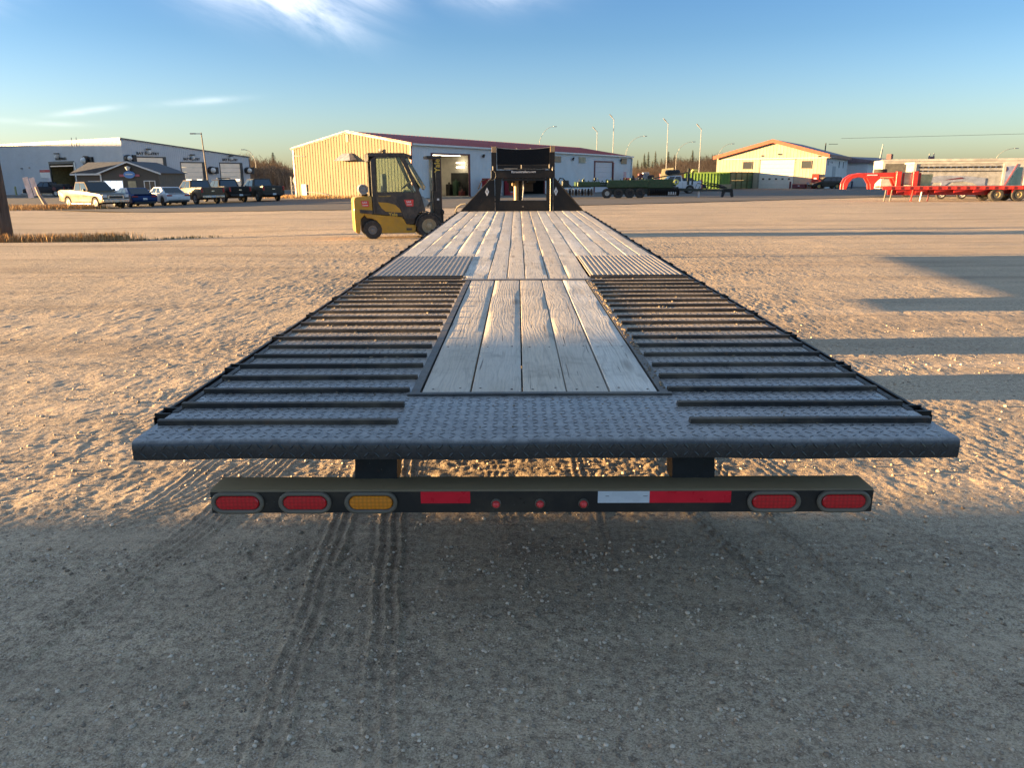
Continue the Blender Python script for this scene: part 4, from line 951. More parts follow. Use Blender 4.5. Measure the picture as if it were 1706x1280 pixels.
# sections of the closed roll door, jamb, vents, lamps
for i in range(6): MB().bb(33.1,37.5,.0,.04,.02+.605*i,.02+.605*i+.595).build('door_section',M_doorg,B2)
local_box(B2,'door_jamb',M_mar,37.52,37.8,-.12,.0,-.1,3.65)
for x,m_ in ((24.4,M_tan),(29.95,pm('cream_vent',(.5,.44,.30),.6)),(40.6,M_tan)):
    v_=local_box(B2,'wall_vent',m_,x-.75,x+.75,-.09,-.02,3.52,4.2)
    for i in range(5): MB().box((x,-.10,3.58+.13*i),(1.4,.05,.03),m=Matrix.Rotation(.5,3,'X')).build('louvre',m_,v_)
for x in (10.45,27.7,39.6):
    MB().lathe((x,-.1,3.98),(.3,-1,-.35),[(0,-.02),(.14,0),(.20,.14),(.0,.15)],10).build('flood_lamp',M_fl,B2); 
MB().box((14.9,-.25,1.0),(.02,.02,.02)) 
local_box(B2,'side_door',pm('pale_side_door',(.5,.53,.55),.5),13.15,14.05,-.04,.02,0,2.2); frame(B2,13.12,14.08,2.22,M_mar,.12)
# gable fittings
M_hood=pm('grey_hood',(.30,.31,.33),.4,.3,dirt=.2)
MB().add([(-.1,6.9,3.55),(-.1,9.4,3.55),(-.9,9.3,3.48),(-.9,7.0,3.48),(-.08,7.6,4.18),(-.08,8.7,4.18),(-.35,8.6,4.15),(-.35,7.7,4.15)],[(0,1,2,3),(4,7,6,5),(0,4,5,1),(1,5,6,2),(2,6,7,3),(3,7,4,0)]).build('exhaust_hood',M_hood,B2)
MB().lathe((-.1,3.6,4.28),(-1,0,-.2),[(0,-.02),(.12,0),(.22,.16),(0,.2)],10).build('flood_lamp',M_fl,B2); MB().box((-.08,14.85,.75),(.16,.7,1.05)).build('meter_box',pm('pale_grey_box',(.42,.44,.46),.5),B2)
MB().tube([(-.12,14.9,.55),(-.2,12.2,.42),(-.2,11.,.22)],.035,6).build('pipe',M_hood,B2); MB().tube([(-.1,16.1,4.1),(-.2,15.2,4.05),(-.1,14.4,4.0)],.035,6).build('pipe',M_hood,B2)
MB().box((-.05,GW/2,5.55),(.06,.35,.7)).build('gable_louvre',M_wallp,B2)
# free-standing things at the workshop
def world(par,x,y,z=0): 
    m_=Matrix.Rotation(par.rotation_euler[2],3,'Z'); return m_@Vector((x,y,z))+Vector(par.location)
M_redm=pm('red_machine',(.36,.02,.03),.4,var=.1,coat=.2)
q=world(B2,9.9,-1.0); vm=thing('drink_machine','red upright drinks machine by the workshop wall, right of the open bay','vending machine',q,R(54.5)); MB().bb(-.42,.42,-.4,.35,0,1.78).build('cabinet',M_redm,vm,bevel=.02); MB().bb(-.30,.12,-.415,-.40,.85,1.62).build('front_panel',M_white2,vm); MB().bb(-.3,.3,-.415,-.40,.35,.6).build('delivery_hatch',pm('pink_panel',(.5,.2,.2),.5),vm)
q=world(B2,8.95,-1.3); setp(MB().lathe((q.x,q.y,0),(0,0,1),[(.11,0),(.11,1.0),(.07,1.08),(0,1.1)],12).build('bollard',M_mar,None,smooth=True),'dark red bollard standing right of the open workshop bay with lit tubes inside','bollard')
q=world(B2,14.75,-.6); fp=thing('fuel_cabinet','red and pale blue cabinet seen through the black trailer neck, left side','cabinet',q,R(54.5)); MB().bb(-.9,.9,-.35,.35,0,2.4).build('cabinet',M_redm,fp,bevel=.02); MB().bb(-.78,.45,-.37,-.35,.35,2.35).build('front_panel',pm('pale_blue_panel',(.42,.5,.56),.4),fp); MB().bb(.55,.8,-.37,-.35,1.2,2.2).build('warning_panel',pm('pink_panel',(.5,.2,.2),.5),fp)
q=world(B2,39.3,-1.2); rp=thing('red_pump','small red pump cabinet with pink sign against workshop wall near its far end','pump',q,R(54.5)); MB().bb(-.45,.45,-.3,.3,0,1.75).build('cabinet',M_redm,rp,bevel=.03); MB().bb(-.35,.35,.25,.28,1.75,2.5).build('sign_plate',pm('pink_plate',(.55,.35,.37),.5),rp)
# -- right-hand shop
B3=thing('gabled_shop','cream gabled shop with coral red roof edge, behind the green containers','building',(45.31,118.,0),R(60))
GW3=16.2; SL3=22.
def gz3(s): a=s/7.77 if s<=7.77 else (GW3-s)/(GW3-7.77); return 4.95+2.15*max(a,0)
cladding('gable_wall',(0,0),(0,1),(-1,0),GW3,-.2,gz3,M_wallp,B3,(),pitch=.5,dep=.02,extra=(7.77,))
cladding('side_wall',(0,0),(1,0),(0,-1),SL3,-.2,lambda s:4.9,M_wallb,B3,(),pitch=.5,dep=.02)
cladding('back_wall',(SL3,0),(0,1),(1,0),GW3,-.2,gz3,M_wallb,B3,(),pitch=2.,dep=.01,extra=(7.77,))
mb=MB(); e=.5
for y0,y1 in ((-e,7.77),(GW3+e,7.77)):
    z0=4.95-.14; a=((-e,y0,z0),(SL3+e,y0,z0),(SL3+e,y1,7.12),(-e,y1,7.12)); k=len(mb.v)
    mb.v+=[(x,y,z+.10) for x,y,z in a]+[(x,y,z-.05) for x,y,z in a]; mb.f+=[(k,k+1,k+2,k+3),(k+4,k+7,k+6,k+5),(k,k+4,k+5,k+1),(k+1,k+5,k+6,k+2),(k+2,k+6,k+7,k+3),(k+3,k+7,k+4,k)]
mb.build('roof',pm('grey_maroon_roof',(.16,.11,.12),.5),B3)
M_coral=pm('coral_fascia',(.42,.115,.065),.45,var=.08)
for ya,yb in ((-e,7.77),(GW3+e,7.77)):
    A=Vector((-e-.03,ya,4.95-.02)); Bv=Vector((-e-.03,yb,7.25)); h=Vector((0,0,.52)); mb=MB(); mb.add([A,Bv,Bv-h,A-h]+[q_+Vector((.08,0,0)) for q_ in (A,Bv,Bv-h,A-h)],[(0,1,2,3),(4,7,6,5),(0,4,5,1),(3,2,6,7),(0,3,7,4),(1,5,6,2)]); mb.build('fascia',M_coral,B3)
MB().bb(-.4,SL3+.4,-e-.05,-e+.03,4.45,4.92).build('eave_fascia',M_mar,B3)
def px3(px): # along the gable from the near corner
    return {1249:10.75,1306:6.1,1336:0,1233:12.5,1247:11.2}.get(px)
def gy(px):
    d=Vector((-math.sin(R(60)),math.cos(R(60)))); k=math.tan(math.atan((px-853)/1281)-R(.49)); x0,y0=45.31+.08,118.
    return (k*y0-x0)/(d[0]-k*d[1])
def g_rect(name,m,pxa,pxb,z0,z1,pr=.05,par=B3): 
    a,b=sorted((gy(pxa),gy(pxb))); return MB().bb(-pr,.02,a,b,z0,z1).build(name,m,par)
for a,b in ((1226,1240),(1320,1335)):
    w_=g_rect('window',M_win,a,b,3.0,4.0,.06); ya,yb=sorted((gy(a),gy(b))); MB().bb(-.09,-.03,ya-.06,yb+.06,2.93,3.0).bb(-.09,-.03,ya-.06,yb+.06,4.0,4.07).bb(-.09,-.03,ya-.06,ya,3.,4.).bb(-.09,-.03,yb,yb+.06,3.,4.).build('window_frame',pm('brown_frame',(.22,.17,.12),.6) ,w_)
ya,yb=sorted((gy(1253),gy(1308)))
MB().bb(-.03,.0,ya-.1,ya,0,4.35).bb(-.10,.0,yb,yb+.25,0,4.35).bb(-.08,.0,ya-.1,yb+.25,4.25,4.38).build('door_frame',pm('bronze_frame',(.30,.27,.2),.6),B3)
M_ohd=pm('pale_overhead_door',(.62,.58,.50),.7,var=.06,spec=.15)
for i in range(7):
    s_=MB().bb(-.05,.0,ya,yb,.02+.604*i,.02+.604*i+.585).build('door_section',M_ohd,B3)
    if i==2:
        for k in range(5): y_=yb-(yb-ya)*(.09+.19*k); MB().bb(-.07,-.05,y_-.32,y_,1.33,1.58).build('pane',M_win,s_)
g_rect('belt_line',M_wallb,1194,1371,4.42,4.50,.03)
for px,z in ((1282,5.05),(1253,4.9),(1344,4.65)): y_=gy(px); MB().box((-.15,y_,z),(.25,.25,.18)).build('flood_lamp',M_fl if px==1282 else M_wallp,B3)
for x,z0,z1,w_ in ((1.6,3.4,4.1,.9),(4.0,3.8,3.95,.5),(5.2,3.7,3.95,.3)): MB().bb(x,x+w_,-.06,0,z0,z1).build('wall_louvre',M_win if w_<.4 else pm('blue_grey_louvre',(.25,.3,.36),.5),B3)
MB().bb(6.5,9.5,-.03,.01,0,3.3).build('side_door',pm('blue_grey_door',(.30,.35,.40),.5),B3)
for x in (12.5,17.): MB().bb(x,x+.3,-.05,0,3.1,4.1).build('wall_slot',M_win,B3)
q=world(B3,-0.5,gy(1345)); 
rd=thing('red_ice_box','tall red cabinet in front of the cream gabled shop near its right corner','cabinet',q+Vector((0,0,0)),R(60)); MB().bb(-.5,0,-.48,.48,0,2.15).build('cabinet',pm('bright_red_box',(.48,.03,.015),.4),rd,bevel=.02); MB().bb(-.52,-.5,-.2,.2,1.35,1.6).build('name_plate',M_white2,rd)
q=world(B3,-.6,gy(1320)); dm=thing('red_bin','low wide red steel bin at the foot of the cream gable','bin',q,R(60)); MB().bb(-.5,.5,-.95,.95,.1,.62).build('bin_body',M_mar,dm,bevel=.03); MB().bb(-.52,.52,-.97,.97,.62,.70).build('lid',M_redtrim,dm); MB().box((-.51,0,.45),(.02,.25,.1)).build('label_plate',M_white2,dm)
q=world(B3,-1.0,gy(1306)); setp(MB().lathe((q.x,q.y,0),(0,0,1),[(.13,0),(.13,1.05),(0,1.1)],10).build('bollard',M_mar,smooth=True),'dark red bollard left of the low red bin at the cream shop','bollard')
q=world(B3,2.6,-3.5); setp(MB().lathe((q.x,q.y,0),(0,0,1),[(.13,0),(.13,1.05),(0,1.1)],10).build('bollard',pm('navy_paint',(.02,.03,.07),.5),smooth=True),'navy bollard at the shaded side wall, right of the small parked car','bollard')
q=world(B3,-.8,gy(1334)); gr=thing('gas_meter','small grey meter stand between the red bin and the tall red cabinet','meter',q,0); MB().cyl((0,0,0),(0,0,.6),.06,8).cyl((.5,0,0),(.5,0,1.1),.05,8).build('stand',M_hood,gr); MB().box((0,0,.8),(.35,.3,.4)).build('meter_body',M_hood,gr,bevel=.04)
# annex behind, lower
B4=thing('low_annex','low pale annex with maroon eave, behind the arched red trailer neck','building',(60.2,138.,0),R(45))
MB().bb(0,16,0,10,-.2,4.1).build('wall',M_wallb,B4); mb=MB(); mb.prism([(-.6,4.0),(-.6,4.45),(5,5.2),(10.6,4.45),(10.6,4.0)],-.5,16.5,'x'); mb.build('roof',pm('grey_maroon_roof2',(.16,.11,.12),.5),B4); MB().bb(-.6,16.6,-.72,-.58,3.95,4.35).build('eave_fascia',M_mar,B4); MB().box((15.,2,5.3),(1.,.8,.9)).build('chimney',M_mar,B4)
# -- truck wash on the left
WS=thing('truck_wash','pale grey truck wash with numbered bay doors along the left edge','building',(-51.95,105.,-.28),R(58))
M_wash=pm('pale_blue_grey_cladding',(.50,.53,.56),.8,var=.07,vs=.4,dirt=.05,spec=.1); M_tdoor=pm('translucent_door_panel',(.72,.62,.50),.5,var=.1,vs=1.); M_tdoor.node_tree.nodes['Principled BSDF'].inputs['Emission Color'].default_value=(1,.8,.6,1); M_tdoor.node_tree.nodes['Principled BSDF'].inputs['Emission Strength'].default_value=.012; M_tdoorf=pm('door_frame_dark',(.05,.055,.06),.5)  # door panels' faint emission stands in for bay light behind them
LW=46.; RW=20.3; H0=.28
zt=lambda x:7.35-.098*x
op_r=[(1.18,6.23,-.3,5.05),(8.38,12.4,-.3,4.45),(14.87,19.0,-.3,4.45)]
cladding('front_wall',(0,0),(1,0),(0,-1),RW,-.4,zt,M_wash,WS,op_r,pitch=.3,dep=.02)
dL=27.64-9.49; dR=27.64-15.59
cladding('side_wall',(0,0),(0,1),(-1,0),LW,-.4,lambda s:7.4,M_wash,WS,[(dR,dL,-.3,4.4)],pitch=.3,dep=.02)
cladding('rear_wall',(RW,0),(0,1),(1,0),LW,-.4,lambda s:5.4,M_wash,WS,(),pitch=3.,dep=.01)
mb=MB(); a=((-.15,-.15,7.50),(RW+.15,-.15,5.50),(RW+.15,LW,5.50),(-.15,LW,7.50)); mb.v+=list(a)+[(x,y,z-.13) for x,y,z in a]; mb.f+=[(0,1,2,3),(4,7,6,5),(0,4,5,1),(1,5,6,2),(2,6,7,3),(3,7,4,0)]; mb.build('roof',pm('dark_grey_flashing',(.10,.11,.12),.5),WS)
MB().bb(RW,RW+.1,-.1,.1,-.3,5.3).build('corner_trim',pm('brown_trim',(.16,.12,.10),.6),WS)
MB().bb(-.16,-.05,.0,LW,7.15,7.42).build('parapet_trim',M_white2,WS)
for y in (10.2,11.4): MB().tube([(-.2,y,6.6),(-.25,y-.1,7.3),(-.2,y-.15,7.85)],.05,6).build('vent_pipe',M_hood,WS)
def room2(par,y0,y1,z1,depth): 
    MB().quad((.05,y0,0.03),(depth,y0,.03),(depth,y1,.03),(.05,y1,.03)).build('floor_slab',M_floor,par); 
    o=MB().quad((.05,y0,0),(depth,y0,0),(depth,y0,z1),(.05,y0,z1)).quad((.05,y1,0),(depth,y1,0),(depth,y1,z1),(.05,y1,z1)).quad((depth,y0,0),(depth,y1,0),(depth,y1,z1),(depth,y0,z1)).quad((.05,y0,z1),(depth,y0,z1),(depth,y1,z1),(.05,y1,z1)).build('inner_wall',pm('ochre_inner_wall',(.33,.25,.11),.6),par,fix=False)
room2(WS,dR-.4,dL+.4,4.8,10.); MB().bb(8.5,8.6,dR+2.2,dR+4.8,2.6,3.3).build('red_banner',M_mar,WS); MB().bb(7.,7.4,dR+.3,dR+1.5,0,2.2).build('tall_cabinet',M_dark,WS)
MB().bb(-.1,.06,dR-.25,dR,0,4.45).bb(-.1,.06,dL,dL+.25,0,4.45).bb(-.1,.06,dR-.25,dL+.25,4.4,4.75).build('door_frame',M_tdoorf,WS); MB().bb(-.12,-.02,dR-.55,dR-.25,0,4.6).build('jamb_trim',M_white2,WS)
MB().bb(-.04,.02,dR,dL,4.05,4.2).build('door_section',M_tdoor,WS)
text('WANDWASH',.52,M_fl,(-.06,27.64-12.6,5.1),(0,-1,0),(0,0,1),'lettering',WS,.02,bold=.01,sx=.92)
def cone_lamp(x,y,z,ax): return MB().lathe((x,y,z),ax,[(0,-.02),(.34,0),(.36,.12),(0,.13)],12).build('wall_lamp',M_fl,WS),MB().lathe((x,y,z-.12),(0,0,-1),[(.10,0),(.30,.18),(.22,.42),(0,.45)],12).build('lamp_shade',M_white2,WS)
cone_lamp(-.35,27.64-12.2,5.75,(0,0,1))
for (a,b,z,n_,lx) in ((1.18,6.23,5.05,'BAY 5 ENTRY',3.6),(8.38,12.4,4.45,'BAY 4 ENTRY',10.3),(14.87,19.0,4.45,'BAY 3 ENTRY',16.85)):
    ns=7
    for i in range(ns): MB().bb(a+.12,b-.45,.03,.08,.02+z/ns*i,.02+z/ns*(i+1)-.03).build('door_section',M_tdoor,WS)
    MB().bb(b-.45,b,-.07,.3,0,z).build('door_jamb',M_tdoorf,WS); MB().bb(a,a+.12,-.05,.3,0,z).bb(a,b,-.06,.3,z,z+.14).build('door_frame',M_tdoorf,WS)
    text(n_,.50,M_fl,((a+b)/2-.1,-.06,z+.52),(1,0,0),(0,0,1),'lettering',WS,.02,bold=.01,sx=(b-a)/4.5)
    cone_lamp(lx,-.35,z+1.05,(0,0,1))
    for fx in (.28,.72): MB().bb(a+(b-a)*fx-.42,a+(b-a)*fx+.42,.015,.028,1.95,2.15).build('lit_pane',emit('warm_lit_pane',(1,.74,.42),.9),WS)
def fan(x,y,z,ax,r): 
    o=MB().lathe((x,y,z),ax,[(0,.0),(r*.95,.0),(r,.1),(r,.55),(r*.9,.62),(r*.7,.62)],20).build('dryer_housing',M_fl,WS,smooth=True)
    MB().lathe((x+ax[0]*.55,y+ax[1]*.55,z),ax,[(r*.72,0),(r*.62,.25),(r*.35,.42),(0,.48)],18).build('dryer_dome',M_white2,o,smooth=True); MB().box((x-ax[1]*1.0-ax[0]*0,y+ax[0]*1.0,z),(.5,.5,.9)).build('dryer_motor',M_fl,o)
fan(-.05,27.64-19.5,4.75,(-1,0,0),.62); fan(.5,-.05,4.9,(0,-1,0),.45); fan(13.2,-.05,3.45,(0,-1,0),.55); fan(19.7,-.05,3.45,(0,-1,0),.50)
s_=MB().bb(-.08,-.02,27.64-9.3,27.64-6.5,2.5,3.65).build('banner',M_white2,WS); MB().bb(-.1,-.08,27.64-9.3,27.64-6.5,3.3,3.65).build('banner_band',pm('red_band',(.45,.04,.05),.5),s_)
MB().bb(-.1,-.05,27.64-9.3,27.64-8.4,1.7,2.5).build('notice_board',pm('pale_lilac_board',(.5,.5,.56),.5),WS)
MB().bb(7.1,7.95,-.09,-.02,2.3,3.55).build('notice_board',pm('pale_lilac_board2',(.48,.47,.56),.5),WS)
for y,z in ((26.2,3.9),(24.,4.0),(25.,2.6),(24.,1.6)): MB().box((-.08,y,z),(.08,.5,.14)).build('wall_fitting',M_fl if z==3.9 else M_hood,WS)
q=WS
for k,(px_,col,lab) in enumerate(((18,(.45,.42,.2),'pale yellow bollard nearest the utility pole on the truck wash kerb'),(50,(.5,.48,.25),'pale yellow bollard midway along the truck wash kerb'))):
    y_=27.64- (1.0 if k==0 else 6.1)+.0; q=world(WS,-1.2,y_); setp(MB().lathe((q.x,q.y,-.3),(0,0,1),[(.14,0),(.14,1.3),(0,1.4)],10).build('bollard',pm('yellow_bollard_paint',col,.5),smooth=True),lab,'bollard')
q=world(WS,-.9,21.); setp(MB().box((q.x,q.y,-.17),(.5,9,.32),rz=R(58)).build('kerb',M_conc),kind='structure')
# office in front of the wash
OF=thing('wash_office','small brown gabled office with oval sign, in front of the truck wash','building',(-48.4,92.,-.28),R(2))
M_brown=pm('olive_brown_siding',(.085,.075,.062),.6,var=.08)
OW=6.65; OD=8.; xk=-3.3
zz_=[]
for i in range(17):
    z0=.0+i*.22
mb=MB(); mb.prism([(0,-.1),(OW,-.1),(OW,2.93),(OW/2,4.05),(0,2.93)],0,.2,'y'); mb.build('gable_wall',M_brown,OF)
for i in range(13):
    z0=.05+i*.22; MB().prism([(0,z0),(-.035,z0),(-.008,z0+.215),(0,z0+.215)],0.02,OW-.02,'y').v
M_brown2=M_brown
# left wing wall faces the camera beside the gable and the roof runs back
MB().prism([(-3.5,-.1),(0,-.1),(0,2.9),(-3.5,2.9)],1.4,1.6,'y').build('wing_wall',M_brown,OF)
MB().bb(OW-.2,OW,0.2,OD,-.1,2.9).build('side_wall',M_brown,OF)
M_shing=pm('dark_slate_shingle',(.075,.08,.09),.8,var=.25,vs=3.,bump=.4)
mb=MB(); mb.add([(OW/2,-.35,4.22),(OW/2,OD,4.22),(-.4,OD,2.87),(-.4,-.35,2.87),(OW+.4,-.35,2.87),(OW+.4,OD,2.87)],[(0,1,2,3),(0,4,5,1)]); mb.add([(OW/2-.0,1.0,4.19),(-3.0,3.6,4.19),(-4.0,1.0,2.92),(-.35,1.0,2.92)],[(0,1,2,3)]); mb.build('roof',M_shing,OF,fix=False)
mb=MB()
for A,Bv in (((-.4,-.38,2.85),(OW/2,-.38,4.21)),((OW+.4,-.38,2.85),(OW/2,-.38,4.21)),((-4.0,.95,2.86),(-.4,.95,2.86))):
    A=Vector(A);Bv=Vector(Bv); h=Vector((0,0,.17)); k=len(mb.v); mb.v+=[tuple(q_) for q_ in (A,Bv,Bv-h,A-h)]+[tuple(q_+Vector((0,.06,0))) for q_ in (A,Bv,Bv-h,A-h)]; mb.f+=[(k,k+1,k+2,k+3),(k+4,k+7,k+6,k+5),(k,k+4,k+5,k+1),(k+3,k+2,k+6,k+7)]
mb.build('fascia',M_white2,OF); MB().bb(-.08,.08,-.05,.05,0,2.8).build('downspout',M_white2,OF)
def win(x0,x1,y,z0,z1,n=2,glow=None,par=OF):
    w_=MB().bb(x0,x1,y-.03,y+.02,z0,z1).build('window',glow or M_win,par); t_=.09
    m2=MB().bb(x0-t_,x1+t_,y-.07,y-.02,z1,z1+t_).bb(x0-t_,x1+t_,y-.07,y-.02,z0-t_,z0).bb(x0-t_,x0,y-.07,y-.02,z0,z1).bb(x1,x1+t_,y-.07,y-.02,z0,z1)
    for i in range(1,n): xx=x0+(x1-x0)*i/n; m2.bb(xx-.03,xx+.03,y-.065,y-.02,z0,z1)
    m2.build('window_frame',M_white2,w_); return w_
M_lit=emit('lit_shop_window',(.75,.85,1.),.22)
win(-2.1,-.15,1.4,.95,1.95,2); win(.35,2.4,-.0,.95,2.0,3,M_lit); win(4.95,6.1,0,1.0,1.95,2)
MB().bb(3.05,3.95,-.06,0,0,2.0).build('office_door',pm('cream_door',(.42,.36,.22),.5),OF)
sg=MB().lathe((3.35,-.08,2.72),(0,-1,0),[(0,.12),(.62,.12),(.66,.06),(.66,0)],28).build('oval_sign',pm('blue_sign',(.12,.28,.62),.4),OF); sg.scale=(1,1,1)
for v in sg.data.vertices: v.co.z=2.72+(v.co.z-2.72)*.62
MB().bb(2.2,4.5,-.12,-.06,2.5,2.75).build('sign_wing',pm('pink_wing',(.45,.12,.14),.5),sg); MB().bb(2.95,3.75,-.215,-.20,2.68,2.82).build('sign_band',M_white2,sg)
MB().lathe((3.35,-.3,3.6),(0,0,-1),[(.05,-.05),(.32,.05),(.15,.4),(0,.42)],12).build('gable_lamp',M_white2,OF)
# long grain shed beyond the left edge: it is what shades the truck wash wall
SH=thing('grain_shed','tall pale steel shed standing beyond the left edge of the truck wash','building',(0,0,0))
mb=MB(); V=[(-135,96),(-112,96),(-112,128),(-135,128)]
zt_=[11.9,11.9,9.2,9.2]; mb.v=[(x,y,-.5) for x,y in V]+[(x,y,z) for (x,y),z in zip(V,zt_)]; mb.f=[(0,1,5,4),(1,2,6,5),(2,3,7,6),(3,0,4,7)]; mb.build('wall',M_wallp,SH); MB().add([(-135.3,95.7,12.0),(-111.7,95.7,12.0),(-111.7,128.3,9.2),(-135.3,128.3,9.2)],[(0,1,2,3)]).build('roof',M_hood,SH)
# machine shed off to the left of the camera: its shadow covers the foreground
S2=thing('machine_shed','long low cream machine shed on the left, outside the photograph, shading the foreground','building',(0,0,0))
MB().bb(-52,-38,-46,2.25,-.3,5.6).build('wall',M_wallp,S2); mb=MB(); mb.prism([(-52.6,5.4),(-52.6,5.65),(-45,7.9),(-37.4,5.65),(-37.4,5.4)],-46.5,2.4,'y'); mb.build('roof',M_roofr,S2); MB().bb(-38.03,-37.95,-14,-8,0,4.5).build('roll_door',M_doorg,S2)
# ---------------------------------------------------------------- vehicles
M_carglass=glass('car_glass',(.02,.028,.035),.04,spec=.9); M_chrome=pm('chrome',(.5,.5,.5),.2,.9,var=.1); M_trimb=pm('vehicle_black_trim',(.02,.02,.022),.55)
M_tl=pm('tail_lamp_red',(.35,.015,.02),.25); M_hl=pm('headlamp_clear',(.62,.64,.66),.12); M_plate2=pm('licence_plate',(.62,.66,.68),.5)
def paint(name,c,r=.28,m=.3): return pm(name,c,max(r,.34),m*.3,var=.08,vs=1.5,dirt=.05,coat=.0,spec=.16)
def arch_pts(cx,r,zb,n=9,rev=False):
    p_=[(cx+r*math.cos(a),max(zb,.0)+0+ (r*math.sin(a))) for a in [math.pi*i/(n-1) for i in range(n)]]
    return p_[::-1] if not rev else p_
def loft(prof_fn,xs_,name,m,par,sm=True):
    mb=MB(); n=None
    for x in xs_:
        pr=prof_fn(x); n=len(pr); mb.v+=[(x,y,z) for y,z in pr]
    for i in range(len(xs_)-1):
        for j in range(n): a=i*n+j; b=i*n+(j+1)%n; mb.f.append((a,b,b+n,a+n))
    mb.f.append(tuple(range(n))); mb.f.append(tuple((len(xs_)-1)*n+j for j in range(n)))
    return mb.build(name,m,par,smooth=sm)
def vehicle(kind,label,cat,name,x,y,rz,pc,group=None,rim=None,tyre_r=None,cover=None,rotor=True,z=None):
    z=gz(x,y) if z is None else z
    t=thing(name,label,cat,(x,y,z+.035),rz,group)
    S=dict(pickup=dict(L=5.9,W=2.03,wb=3.7,front=1.0,zb=.42,tr=.41,belt=1.22,top=1.93,hood=(1.16,1.02),cab=(-.95,1.25),roof=(-.78,.45)),
           suv=dict(L=4.6,W=1.85,wb=2.7,front=.9,zb=.34,tr=.35,belt=1.02,top=1.66,hood=(1.0,.86),cab=(-2.15,1.25),roof=(-1.9,.45)),
           sedan=dict(L=4.7,W=1.86,wb=2.85,front=.88,zb=.28,tr=.34,belt=.93,top=1.44,hood=(.92,.70),cab=(-1.75,1.35),roof=(-.85,.45)))[kind]
    L_,W_=S['L'],S['W']; h=W_/2; xf=L_/2; xr=-L_/2; wf=xf-S['front']; wr=wf-S['wb']; zb=S['zb']; tr=tyre_r or S['tr']; ra=tr+.07
    hb,hf=S['hood']; belt=S['belt']; c0,c1=S['cab']
    def arc(cx): return [(cx+ra*math.cos(a),tr+ra*math.sin(a)) for a in [math.asin((zb-tr)/ra)+ (math.pi-2*math.asin((zb-tr)/ra))*i/10 for i in range(11)]]
    if kind=='pickup': top=[(xr,zb+.12),(xr-.02,zb+.30),(xr,belt+.08),(c0,belt+.10),(c1-.15,belt),(c1+.25,hb),(xf-.35,hf+.06),(xf-.06,hf-.05),(xf,.85),(xf,zb+.05)]
    elif kind=='suv': top=[(xr+.05,zb+.05),(xr-.02,.62),(xr+.06,belt),(c1-.2,belt),(c1+.1,hb),(xf-.5,hf+.02),(xf-.1,hf-.12),(xf,.58),(xf-.04,zb)]
    else: top=[(xr+.08,zb+.08),(xr,.55),(xr+.05,.86),(xr+.25,.96),(c0+.1,belt+.03),(c1-.2,belt),(c1+.1,hb-.02),(xf-.6,hf+.06),(xf-.12,hf-.1),(xf,.5),(xf-.05,zb)]
    poly=top+[p_ for p_ in arc(wf)]+[p_ for p_ in arc(wr)]
    mb=MB(); n=len(poly)
    sec=[(-h,.93,0),(-h+.05,1,.02),(h-.05,1,.02),(h,.93,0)]
    # rounded flanks: outer skin slightly tucked
    ysec=[-h+.0,-h+.10,h-.10,h-.0]
    rows=[(-h+.03,.0),(-h,.0),(h,.0),(h-.03,.0)]
    mb.prism(poly,-h,h,'y'); body=mb.build('body',pc,t,bevel=.045,seg=2,smooth=True)
    # cabin: sloping glass box
    r0,r1=S['roof']; tp=S['top']; ins=.17
    zb2=belt-.02
    base=[(c0,-h+.05),(c1,-h+.05),(c1,h-.05),(c0,h-.05)]; roof=[(r0,-h+.05+ins),(r1,-h+.05+ins),(r1,h-.05-ins),(r0,h-.05-ins)]
    vs=[(a,b,zb2) for a,b in base]+[(a,b,tp) for a,b in roof]
    MB().add(vs,[(0,1,5,4),(1,2,6,5),(2,3,7,6),(3,0,4,7),(4,5,6,7)]).build('cabin',pc,t,bevel=.05,seg=2,smooth=True)
    def lerp3(a,b,q): return Vector(a)*(1-q)+Vector(b)*q
    def pane(i,j,k,l,u0,u1,v0,v1,nm,off=.012):
        A,B_,C_,D_=[Vector(vs[q]) for q in (i,j,k,l)]
        def P(u,v): return (A*(1-u)+B_*u)*(1-v)+(D_*(1-u)+C_*u)*v
        nrm=(B_-A).cross(D_-A).normalized(); ctr=Vector(((c0+c1)/2,0,1.2)); 
        if nrm.dot(P(.5,.5)-ctr)<0: nrm=-nrm
        q=[P(u0,v0),P(u1,v0),P(u1,v1),P(u0,v1)]; m_=MB(); m_.add([a+nrm*off for a in q]+[a-nrm*.02 for a in q],[(0,1,2,3),(4,7,6,5),(0,4,5,1),(1,5,6,2),(2,6,7,3),(3,7,4,0)]); return m_.build(nm,M_carglass,t)
    pane(1,2,6,5,.06,.94,.10,.90,'windscreen'); pane(3,0,4,7,.08,.92,.12,.88,'rear_window')
    for (i,j,k,l) in ((0,1,5,4),(3,2,6,7)):
        if kind=='pickup': sp=[(.08,.46),(.51,.90)]
        elif kind=='suv': sp=[(.07,.27),(.31,.55),(.59,.90)]
        else: sp=[(.22,.50),(.54,.88)]
        for a,b in sp: pane(i,j,k,l,a,b,.14,.86,'side_window')
    rimm=rim or M_rimg
    for cx in (wf,wr):
        for s in (-1,1): tyre((cx,s*(h-.11),tr),(0,s,0),tr,.24,tr*.62,t,mr_=rimm,n=20,dish=.2)
    MB().bb(wr-.2,wf+.2,-h+.3,h-.3,zb-.08,zb+.3).build('underbody',M_trimb,t)
    # wheel-arch liners
    for cx in (wf,wr):
        MB().bb(cx-ra,cx+ra,-h+.28,h-.28,zb,tr+ra+.02).build('arch_liner',M_trimb,t)
    def lampb(nm,m,x_,y_,z_,d): return MB().box((x_,y_,z_),d).build(nm,m,t,bevel=.015)
